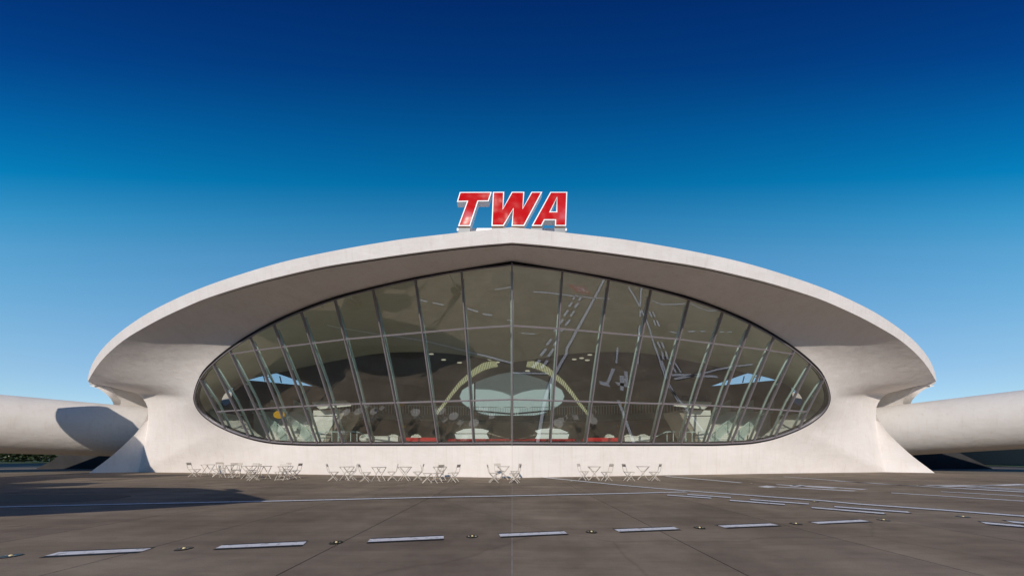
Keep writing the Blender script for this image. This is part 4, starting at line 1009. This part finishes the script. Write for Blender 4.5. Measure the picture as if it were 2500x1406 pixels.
for s in (-1, 1):
    t = empty("low_window", (s * 5.4, 41.5, 4.4)); tag(t, "bright low arched window under the rear wall, %s of the hall's axis" % ("left" if s < 0 else "right"), "window", "low arched windows at the back")
    m = lambda u: 1250 + s * (u - 1250)
    bm = bmesh.new(); add_prism(bm, [px(m(u), v, 41.4) for u, v in [(1306, 1051), (1322, 1046.5), (1345, 1045), (1368, 1047), (1388, 1055), (1385, 1057), (1312, 1057)]], (0, 0.1, 0))
    sub(bm_obj("pane", bm, M_PANE_BRIGHT), t, (s * 5.4, 41.5, 4.4))
    bm = bmesh.new(); add_prism(bm, [px(m(u), v, 41.4) for u, v in [(1312, 1059), (1390, 1059), (1386, 1071), (1306, 1071)]], (0, 0.1, 0))
    sub(bm_obj("pane", bm, M_PANE_BRIGHT), t, (s * 5.4, 41.5, 4.4))
# lit coves that sweep up to the crown
for s in (-1, 1):
    t = empty("light_cove", (s * 5, 38, 8)); tag(t, "slatted pale yellow light cove curving up the rear vault, %s one" % ("left" if s < 0 else "right"), "light cove", "curving light coves")
    pts = [(1288, 882, 16), (1302, 881, 20), (1322, 886, 22), (1340, 897, 20), (1358, 912, 17), (1378, 930, 14), (1398, 955, 12), (1416, 980, 10), (1432, 1000, 9), (1446, 1022, 8)]
    def cv(i):
        i = max(0, min(len(pts) - 1.001, i)); k = int(i); f = i - k
        return [pts[k][c] + (pts[k + 1][c] - pts[k][c]) * f for c in range(3)]
    bm = bmesh.new(); M_ = 44
    for i in range(M_):
        u0, v0, w0 = cv(i / M_ * 9); u1, v1, w1 = cv((i + 0.62) / M_ * 9)
        y0 = 33.5 + 4.0 * i / M_
        m = lambda u: 1250 + s * (u - 1250)
        add_prism(bm, [px(m(u0), v0, y0), px(m(u1), v1, y0), px(m(u1 - 3), v1 + w1 * 0.75, y0), px(m(u0 - 3), v0 + w0 * 0.75, y0)], (0, 0.15, 0))
    o = sub(bm_obj("louvres", bm, M_COVE), t, (s * 5, 38, 8)); o["kind"] = "stuff"
    bm = bmesh.new()
    for i in range(18):
        u0, v0, w0 = cv(i / 18 * 9); u1, v1, w1 = cv((i + 1) / 18 * 9); y0 = 33.8 + 4.0 * i / 18
        m = lambda u: 1250 + s * (u - 1250)
        add_prism(bm, [px(m(u0), v0, y0), px(m(u1), v1, y0), px(m(u1 - 3), v1 + w1 * 0.9, y0), px(m(u0 - 3), v0 + w0 * 0.9, y0)], (0, 0.1, 0))
    sub(bm_obj("trough", bm, M_COVED), t, (s * 5, 38, 8))
# ceiling downlights, round yellow signs, blue mural
for i, (u, v) in enumerate([(1053, 864), (1083, 878), (1122, 885), (1180, 868), (1196, 877), (1420, 874), (1434, 879), (1402, 877), (1440, 866), (1214, 884), (1288, 905)]):
    t = empty("downlight", px(u, v, 35.5)); tag(t, "small round downlight glowing on the dark rear vault, number %s from the left" % ["one", "two", "three", "four", "five", "nine", "ten", "eight", "eleven", "six", "seven"][i], "downlight", "downlights on the rear vault")
    bm = bmesh.new(); bmesh.ops.create_cone(bm, cap_ends=True, segments=12, radius1=0.19, radius2=0.19, depth=0.05, matrix=Matrix.Diagonal((1.5, 1, 0.55, 1)) @ Matrix.Rotation(R(75), 4, 'X')); bm_obj("lens", bm, M_DOT, t)
    bm = bmesh.new(); bmesh.ops.create_cone(bm, cap_ends=True, segments=12, radius1=0.14, radius2=0.14, depth=0.04, matrix=Matrix.Translation((0, 0.04, 0.03)) @ Matrix.Rotation(R(62), 4, 'X')); bm_obj("trim", bm, M_DARK, t)
SG = [(682, 1012, 14, 9.5, 22.9, "big oval yellow sign hanging over the left stairs"), (981, 988, 6.5, 4, 35, "small oval yellow sign left of the rear lens window"), (1519, 988, 5, 4.2, 35, "small round yellow sign right of the rear lens window"),
      (988, 1040.5, 4, 2.6, 36, "tiny round yellow lamp under the bridge, left side"), (1510, 1040, 4, 2.4, 36, "tiny round yellow lamp under the bridge, right side")]
for u, v, a, b, y, lb in SG:
    c = px(u, v, y); t = empty("round_sign", c); tag(t, lb, "sign", "yellow signs in the hall")
    bm = bmesh.new(); bmesh.ops.create_cone(bm, cap_ends=True, segments=28, radius1=1, radius2=1, depth=0.08, matrix=Matrix.Diagonal((a / 750 * y, 1, b / 750 * y, 1)) @ Matrix.Rotation(R(90), 4, 'X')); bm_obj("disc", bm, M_YEL, t)
    bm = bmesh.new(); add_tube(bm, [(0, 0.02, b / 750 * y), (0, 0.02, b / 750 * y + 0.5)], 0.015, 5); bm_obj("hanger", bm, M_DARK, t)
mu = empty("mural", px(1695, 976, 34.0)); tag(mu, "dark blue painted panel on the rear wall above the right pylon", "mural")
bm = bmesh.new(); add_box(bm, (0, 0, 0), (2.6, 0.1, 0.9)); bm_obj("canvas", bm, M_BLUE, mu)
bm = bmesh.new(); add_box(bm, (0, 0.08, 0), (2.7, 0.08, 1.0)); bm_obj("frame", bm, M_DARK, mu)
# dark glass bars in the side openings
for s in (-1, 1):
    bm = bmesh.new()
    for u, v0, v1 in ((1817, 918, 934), (1857, 917, 930)): 
        m = 1250 + s * (u - 1250); add_bar(bm, px(m, v0, 31.6), px(m - s * 4, v1, 31.6), 0.07, 0.07)
    P(bm_obj("opening_bar", bm, M_DARK))

# ================================================================ ROOF SIGN
sg = empty("roof_sign", (0, 13.2, 11)); tag(sg, "giant red slanted TWA letters with white edges standing on the roof crest", "sign")
Ys = 13.2; KX = Ys / 750 / 5.857
def sp(x, y): return (((1050 + x / 5.857) - 1250) / 750 * Ys, 1.3 + (1112 - (400 + y / 5.857)) / 750 * Ys)
def inset(poly, d):
    n = len(poly); out = []
    area = sum(poly[i][0] * poly[(i + 1) % n][1] - poly[(i + 1) % n][0] * poly[i][1] for i in range(n))
    sg_ = 1 if area > 0 else -1
    for i in range(n):
        p0, p1, p2 = V((*poly[i - 1], 0)), V((*poly[i], 0)), V((*poly[(i + 1) % n], 0))
        d1 = (p1 - p0).normalized(); d2 = (p2 - p1).normalized()
        n1 = V((-d1.y, d1.x, 0)) * sg_; n2 = V((-d2.y, d2.x, 0)) * sg_
        b = (n1 + n2); b = b / max(0.25, b.dot(n1)) if b.length > 1e-6 else n1
        out.append((p1.x + b.x * d, p1.y + b.y * d))
    return out
T_ = [(425, 405), (882, 403), (837, 537), (688, 538), (572, 890), (400, 890), (527, 541), (383, 545)]
W_ = [(898, 403), (1060, 402), (1043, 640), (1168, 402), (1348, 402), (1328, 632), (1450, 402), (1605, 402), (1345, 888), (1165, 888), (1187, 650), (1052, 888), (878, 888)]
A_ = [(1720, 403), (1962, 403), (1945, 888), (1785, 888), (1788, 806), (1637, 806), (1595, 888), (1452, 888)]
AH = [(1812, 490), (1805, 683), (1722, 683)]
from mathutils.geometry import tessellate_polygon
def holed(name, outer, hole, y0, y1, mat, parent):
    """extruded outline (x, z) with an optional hole"""
    loops = [[V((x, z, 0)) for x, z in outer]] + ([[V((x, z, 0)) for x, z in hole]] if hole else [])
    tris = tessellate_polygon(loops)
    flatv = [q for L in loops for q in L]; n = len(flatv)
    vs = [(q.x, y0, q.y) for q in flatv] + [(q.x, y1, q.y) for q in flatv]
    fs = [list(t) for t in tris] + [[i + n for i in t[::-1]] for t in tris]
    base = 0
    for L in loops:
        m = len(L)
        for i in range(m): fs.append([base + i, base + (i + 1) % m, base + (i + 1) % m + n, base + i + n])
        base += m
    o = mesh_obj(name, vs, fs, mat, None)
    bm = bmesh.new(); bm.from_mesh(o.data); bmesh.ops.recalc_face_normals(bm, faces=bm.faces); bm.to_mesh(o.data); bm.free()
    sub(o, sg, (0, 13.2, 11)); 
    if parent: o.parent = parent; o.matrix_parent_inverse = parent.matrix_world.inverted() @ Matrix.Translation((0, -13.2, -11)) if False else Matrix.Translation((0, 0, 0))
    return o
for nm, poly, hole in (("letter", T_, None), ("letter", W_, None), ("letter", A_, AH)):
    o2 = [sp(*q) for q in poly]; h2 = [sp(*q) for q in hole] if hole else None
    body = holed(nm, o2, h2, Ys, Ys + 0.30, M_SIGNWHITE, None)
    fo = inset(o2, 0.045); fh = inset(h2, -0.045) if h2 else None
    f = holed("letter_face", fo, fh, Ys - 0.012, Ys - 0.002, M_SIGNRED, None)
    f.parent = body; f.matrix_parent_inverse = Matrix.Identity(4)
for x0, x1 in ((402, 570), (880, 1050), (1167, 1343), (1445, 1605), (1780, 1935)):
    a = sp(x0, 892); b = sp(x1, 892)
    bm = bmesh.new(); add_box(bm, ((a[0] + b[0]) / 2, Ys + 0.22, a[1] - 0.40), (b[0] - a[0], 0.36, 0.72)); sub(bm_obj("support", bm, M_SIGNGREY), sg, (0, 13.2, 11))
    bm = bmesh.new(); add_box(bm, ((a[0] + b[0]) / 2, Ys + 0.20, a[1] - 0.02), (b[0] - a[0] - 0.02, 0.34, 0.05)); sub(bm_obj("bracket", bm, M_RUST), sg, (0, 13.2, 11))
a = sp(383, 920); b = sp(1956, 958); q = (Ys + 0.55) / Ys
bm = bmesh.new(); add_box(bm, ((a[0] + b[0]) / 2 * q, Ys + 0.62, 1.3 + ((a[1] + b[1]) / 2 - 1.3) * q), ((b[0] - a[0]) * q, 0.14, a[1] - b[1])); sub(bm_obj("base_beam", bm, M_SIGNWHITE), sg, (0, 13.2, 11))

# ================================================================ ADDED SKY BLOCKERS: unseen terminal hall behind the camera, hotel blocks at the sides
tb = empty("sky_block_hall", (0, -66, 0)); tag(tb, "unseen long low terminal hall opposite the lens window, added to cut sky light", "building")
bm = bmesh.new(); add_box(bm, (0, 0, 9.5), (190, 16, 19)); bm_obj("wall", bm, M_GREY, tb)
bm = bmesh.new(); add_box(bm, (0, 1.0, 20.3), (200, 20, 2.6)); bm_obj("roof", bm, M_SIDE, tb)
me = None
for i in range(24):
    if me is None:
        b2 = bmesh.new(); add_box(b2, (0, 0, 0), (6.6, 0.3, 11)); me = bpy.data.meshes.new("window"); b2.to_mesh(me); b2.free(); me.materials.append(M_DARK)
    o = bpy.data.objects.new("window", me); COL.objects.link(o); o.parent = tb; o.location = (-92 + i * 8, 8.05, 9.5)

for s in (-1, 1):  # unseen side blocks, added to hold back sky light and deepen shadows
    hw = empty("sky_block_hotel", (s * 72, -8, 0)); tag(hw, "dark glass curved hotel block standing %s of the apron, unseen, added to cut sky light" % ("left" if s < 0 else "right"), "building", "unseen hotel blocks added to cut sky light")
    bm = bmesh.new()
    ring = [(s * (10 - 9 * (t / 12 - 1) ** 2 * 1.2) * -1, -38 + t * 3.1) for t in range(25)]
    add_prism(bm, [(x, y, 0) for x, y in ring] + [(s * 14, 36.4, 0), (s * 14, -38, 0)], (0, 0, 24)); bm_obj("wall", bm, M_DARK, hw)
    for k in range(8):
        bm = bmesh.new()
        for (xa, ya), (xb, yb) in zip(ring[:-1], ring[1:]): add_bar(bm, (xa - s * .05, ya, 3 * k + .3), (xb - s * .05, yb, 3 * k + .3), .2, .35)
        bm_obj("floor_band", bm, M_GREY, hw)

# ================================================================ THE PARKED AIRLINER (outside the picture on the left; it throws the shadows and shows in the glass)
pl = empty("propeller_airliner", (-22.7, -1.0, 0)); tag(pl, "white and silver four engined propeller airliner parked beside the camera, mirrored in the window", "aeroplane")
PO = (-22.7, -1.0, 0)
fd = V((0.99, 0.13, 0)).normalized(); wd = V((-0.49, 0.872, 0)); wd2 = V((-0.30, -0.954, 0))
C0 = V((-22.7, -1.0, 0))
def pf(f, side, z): return C0 + fd * f + V((-fd.y, fd.x, 0)) * side + V((0, 0, z))
def PLN(o, p=None): return sub(o, p or pl, PO)
st = [(15.3, 4.35, .08), (14.6, 4.4, .34), (13.4, 4.52, .72), (11.8, 4.72, 1.15), (9.5, 4.95, 1.58), (6, 5.1, 1.78), (0, 5.1, 1.8), (-6, 5.1, 1.72), (-10, 5.2, 1.45), (-14, 5.45, 1.05), (-18, 5.8, .55), (-20.5, 6.0, .12)]
def hull(name, mat, f0, f1, scale=1.0):
    bm = bmesh.new(); rings = []; n = 28
    for f, z, r in st:
        rings.append([bm.verts.new(pf(f, math.cos(2 * math.pi * k / n) * r * scale, z + math.sin(2 * math.pi * k / n) * r * scale)) for k in range(n)])
    for a, b in zip(rings[:-1], rings[1:]):
        for k in range(f0, f1): bm.faces.new((a[k % n], a[(k + 1) % n], b[(k + 1) % n], b[k % n]))
    return PLN(bm_obj(name, bm, mat, None, True))
hull("fuselage", M_PLANEM, 0, 28)
hull("roof_paint", M_PLANEW, 1, 13, 1.004)
hull("cheat_line", M_PLANER, -1, 1, 1.006); hull("cheat_line", M_PLANER, 13, 15, 1.006)
bm = bmesh.new()
for side in (-1, 1):
    add_prism(bm, [pf(12.6, side * .35, 5.62), pf(11.4, side * .75, 6.02), pf(11.2, side * 1.1, 5.75), pf(12.4, side * .75, 5.35)], (0, 0, 0.03))
PLN(bm_obj("windscreen", bm, M_DARK))
def wing(dirv, span, z0, z1, name, lead=1.0):
    bm = bmesh.new(); secs = []; nS = 14
    for i in range(nS + 1):
        f = i / nS
        ch = 7.4 * (1 - f) + 3.1 * f
        if f > .9: ch *= math.sqrt(max(0.02, 1 - ((f - .9) / .1) ** 2)) * .98 + .02
        c = C0 + dirv * (span * f) + V((0, 0, z0 + (z1 - z0) * f)); th = 0.13 * ch * 0.5
        c = c - fd * (1.1 * math.sin(math.pi * f))
        prof = [(0.42, 0), (0.30, .55), (0.05, 1.0), (-.25, .6), (-.58, 0), (-.25, -.35), (0.05, -.6), (0.30, -.4)]
        secs.append([bm.verts.new(c + fd * (q * ch) + V((0, 0, h * th))) for q, h in prof])
    for a, b in zip(secs[:-1], secs[1:]):
        for k in range(8): bm.faces.new((a[k], a[(k + 1) % 8], b[(k + 1) % 8], b[k]))
    bm.faces.new(secs[0]); bm.faces.new(secs[-1][::-1])
    return PLN(bm_obj(name, bm, M_PLANEM, None, True))
WSP, WZ0, WZ1 = 22.6, 3.9, 8.9
wing(wd, WSP, WZ0, WZ1, "wing"); wing(wd2, 23.0, WZ0, 6.4, "wing")
def engine(c):
    bm = bmesh.new(); n = 16
    prof = [(-3.2, .1), (-2, .55), (0, .75), (2.6, .80), (3.5, .70), (3.6, .45)]
    rings = [[bm.verts.new(c + fd * f + V((-fd.y, fd.x, 0)) * (math.cos(2 * math.pi * k / n) * r) + V((0, 0, math.sin(2 * math.pi * k / n) * r))) for k in range(n)] for f, r in prof]
    for a, b in zip(rings[:-1], rings[1:]):
        for k in range(n): bm.faces.new((a[k], a[(k + 1) % n], b[(k + 1) % n], b[k]))
    bm.faces.new(rings[-1]); bm.faces.new(rings[0][::-1])
    e = PLN(bm_obj("engine_nacelle", bm, M_PLANEM, None, True))
    bm = bmesh.new(); h = c + fd * 3.9
    add_tube(bm, [h - fd * .3, h + fd * .1, h + fd * .4], [.28, .26, .04], 12)
    for k in range(3):
        a = R(20 + 120 * k); dr = V((-fd.y, fd.x, 0)) * math.cos(a) + V((0, 0, math.sin(a)))
        tw = dr.cross(fd)
        pts = []
        for rr, wdt in ((.25, .10), (.9, .19), (1.7, .21), (2.3, .16), (2.55, .05)): pts.append((h + dr * rr + (tw * .8 + fd * .5) * wdt, h + dr * rr - (tw * .8 + fd * .5) * wdt))
        add_prism(bm, [p[0] for p in pts] + [p[1] for p in pts[::-1]], fd * 0.05)
    o = bm_obj("propeller", bm, M_PLANEM, None); o.parent = e
for dv, sp_, z1 in ((wd, WSP, WZ1), (wd2, 23.0, 6.4)):
    for f in (.24, .47): engine(C0 + dv * (sp_ * f) + V((0, 0, WZ0 + (z1 - WZ0) * f - .1)) + fd * 1.8)
bm = bmesh.new(); add_prism(bm, [pf(-18.6, -7.5, 6.3), pf(-17.0, -7, 6.3), pf(-15.2, 0, 5.9), pf(-17.0, 7, 6.3), pf(-18.6, 7.5, 6.3), pf(-19.4, 7, 6.3), pf(-19.2, 0, 5.9), pf(-19.4, -7, 6.3)], (0, 0, .25)); PLN(bm_obj("tailplane", bm, M_PLANEM))
for sd in (-7.2, 0, 7.2):
    bm = bmesh.new()
    add_prism(bm, [pf(-17.6 + 1.5 * math.cos(t), sd, 6.9 + 1.75 * math.sin(t) + .25 * (sd == 0)) for t in [k * math.pi / 10 for k in range(20)]], V((-fd.y, fd.x, 0)) * .16); PLN(bm_obj("tail_fin", bm, M_PLANEW))
def gear(f, side, z, r, name):
    bm = bmesh.new(); top = pf(f - .3, side, z); axl = pf(f, side, r)
    add_tube(bm, [top, axl], .11, 8); add_tube(bm, [pf(f - 1.5, side, z), axl.lerp(top, .45)], .07, 6)
    g_ = PLN(bm_obj(name, bm, M_PLANEM))
    for q in (-.28, .28):
        bm = bmesh.new(); bmesh.ops.create_cone(bm, cap_ends=True, segments=24, radius1=r, radius2=r, depth=.28, matrix=Matrix.Translation(pf(f, side + q, r)) @ Matrix.Rotation(R(90), 4, 'X'))
        bmesh.ops.bevel(bm, geom=[e for e in bm.edges], offset=.05, segments=2, affect='EDGES')
        o = bm_obj("wheel", bm, M_RUBBER); o.parent = g_
gear(9.6, 0, 3.6, .48, "nose_gear"); gear(-1.5, 4.6, 4.2, .62, "main_gear"); gear(-1.5, -4.6, 4.2, .62, "main_gear")

# ================================================================ BISTRO CHAIRS AND TABLES
def make_chair():
    t = empty("folding_chair", (0, 0, 0))
    # the chair faces +x
    bm = bmesh.new()
    for i in range(5): add_box(bm, (-0.16 + i * 0.085, 0, 0.455), (0.072, 0.40, 0.018))
    add_box(bm, (0.01, 0.185, 0.443), (0.40, 0.02, 0.014)); add_box(bm, (0.01, -0.185, 0.443), (0.40, 0.02, 0.014))
    bm_obj("seat", bm, M_CREAM, t)
    bm = bmesh.new(); add_box(bm, (0, 0, 0), (0.018, 0.40, 0.145))
    bmesh.ops.rotate(bm, verts=bm.verts, cent=(0, 0, 0), matrix=Matrix.Rotation(R(-14), 3, 'Y'))
    bmesh.ops.bevel(bm, geom=bm.edges[:], offset=0.006, segments=1, affect='EDGES')
    bmesh.ops.translate(bm, verts=bm.verts, vec=(-0.285, 0, 0.80)); bm_obj("backrest", bm, M_CREAM, t)
    for s in (-1, 1):
        bm = bmesh.new(); add_tube(bm, [(-0.305, s * 0.185, 0.87), (-0.225, s * 0.185, 0.52), (-0.18, s * 0.185, 0.445), (0.21, s * 0.195, 0.0)], 0.0145, 6); bm_obj("leg", bm, M_CREAM, t)
        bm = bmesh.new(); add_tube(bm, [(0.20, s * 0.165, 0.44), (-0.22, s * 0.175, 0.0)], 0.0145, 6); bm_obj("leg", bm, M_CREAM, t)
    bm = bmesh.new()
    for x, y in ((0.175, 0.05), (-0.19, 0.05)): add_bar(bm, (x, -0.18, y), (x, 0.18, y), 0.012, 0.012)
    bm_obj("stretcher", bm, M_CREAM, t)
    return t
def make_table():
    t = empty("bistro_table", (0, 0, 0))
    bm = bmesh.new(); bmesh.ops.create_cone(bm, cap_ends=True, segments=36, radius1=0.36, radius2=0.365, depth=0.022, matrix=Matrix.Translation((0, 0, 0.715)))
    bm_obj("tabletop", bm, M_CREAM, t)
    for s in (-1, 1):
        for q in (-1, 1):
            bm = bmesh.new(); add_tube(bm, [(q * 0.29, s * (0.17 + 0.02 * q), 0.70), (-q * 0.27, s * (0.20 + 0.02 * q), 0.0)], 0.0145, 6); bm_obj("leg", bm, M_CREAM, t)
    bm = bmesh.new()
    add_bar(bm, (-0.27, -0.2, 0.02), (-0.27, 0.2, 0.02), 0.014, 0.014); add_bar(bm, (0.27, -0.2, 0.02), (0.27, 0.2, 0.02), 0.014, 0.014)
    add_bar(bm, (-0.12, -0.19, 0.46), (0.12, -0.19, 0.46), 0.012, 0.012); add_bar(bm, (0.12, 0.19, 0.46), (-0.12, 0.19, 0.46), 0.012, 0.012)
    bm_obj("stretcher", bm, M_CREAM, t)
    return t
CL = ["cream folding chair alone left of the first table, leftmost of all, facing right",
 "cream folding chair between the first and second tables from the left, pale back",
 "cream folding chair half hidden right of the leftmost table, nearest the wall",
 "cream folding chair behind the second table's right end, turned away",
 "cream folding chair in front of the second table's right end",
 "cream folding chair behind the third table, its wide pale back towards the wall",
 "cream folding chair in front of the third table from the left",
 "cream folding chair whose wide pale back hides the fifth table's left half",
 "cream folding chair behind the fifth table, only a narrow bit of back showing",
 "cream folding chair right of the fifth table, rightmost of the left cluster, facing left",
 "cream folding chair left of the sixth table, leftmost of the middle cluster, facing right",
 "cream folding chair behind the right side of the sixth table from the left, facing left",
 "cream folding chair left of the seventh table from the left, facing right towards it",
 "cream folding chair between the seventh and eighth tables from the left, pale back, facing left",
 "farther cream folding chair of the overlapping pair right of the eighth table",
 "nearer cream folding chair of the overlapping pair right of the eighth table",
 "cream folding chair behind the ninth table, bright back right against the white wall",
 "cream folding chair in front of the ninth table, its dark back before the tabletop",
 "cream folding chair right of the ninth table, rightmost of the middle cluster, facing left",
 "cream folding chair left of the table at the central joint, nearer the camera, facing right",
 "cream folding chair behind the left side of the table at the central joint, pale back",
 "cream folding chair right of the central table, the farther of two overlapping ones",
 "cream folding chair right of the central table, the nearer of two overlapping ones",
 "cream folding chair left of the second table from the right, pale back",
 "cream folding chair right of the second table from the right, facing left towards it",
 "cream folding chair left of the rightmost table, facing right towards it",
 "cream folding chair at the far right end, right of the rightmost table"]
TL = ["round cream bistro table farthest left, beside the lone chair at the row's end",
 "round cream bistro table second from the left, crowded by three chairs",
 "round cream bistro table third from the left, between two chairs seen from the front",
 "round cream bistro table fourth from the left, without a chair in front of it",
 "round cream bistro table fifth from the left, half hidden by the chair before it",
 "round cream bistro table sixth from the left, first of the middle cluster",
 "round cream bistro table seventh from the left, its crossed legs fully in view",
 "round cream bistro table eighth from the left, touching the chair on its left",
 "round cream bistro table ninth from the left, with a chair in front and one behind",
 "round cream bistro table in front of the building's central joint, four chairs round it",
 "round cream bistro table second from the right, above the painted diagonal line",
 "round cream bistro table farthest right, between two chairs facing each other"]
tc = make_chair(); kids = children_of(tc)
for i, ((x, y, a), lb) in enumerate(zip(CHAIRS, CL)):
    o = tc if i == 0 else copy_tree(tc, kids)
    o.location = (x, y, 0); o.rotation_euler = (0, 0, R(a)); tag(o, lb, "chair", "folding chairs along the white wall")
tt = make_table(); kids = children_of(tt)
for i, ((x, y), lb) in enumerate(zip(TABLES, TL)):
    o = tt if i == 0 else copy_tree(tt, kids)
    o.location = (x, y, 0); o.rotation_euler = (0, 0, R(random.uniform(-25, 25))); tag(o, lb, "table", "bistro tables along the white wall")
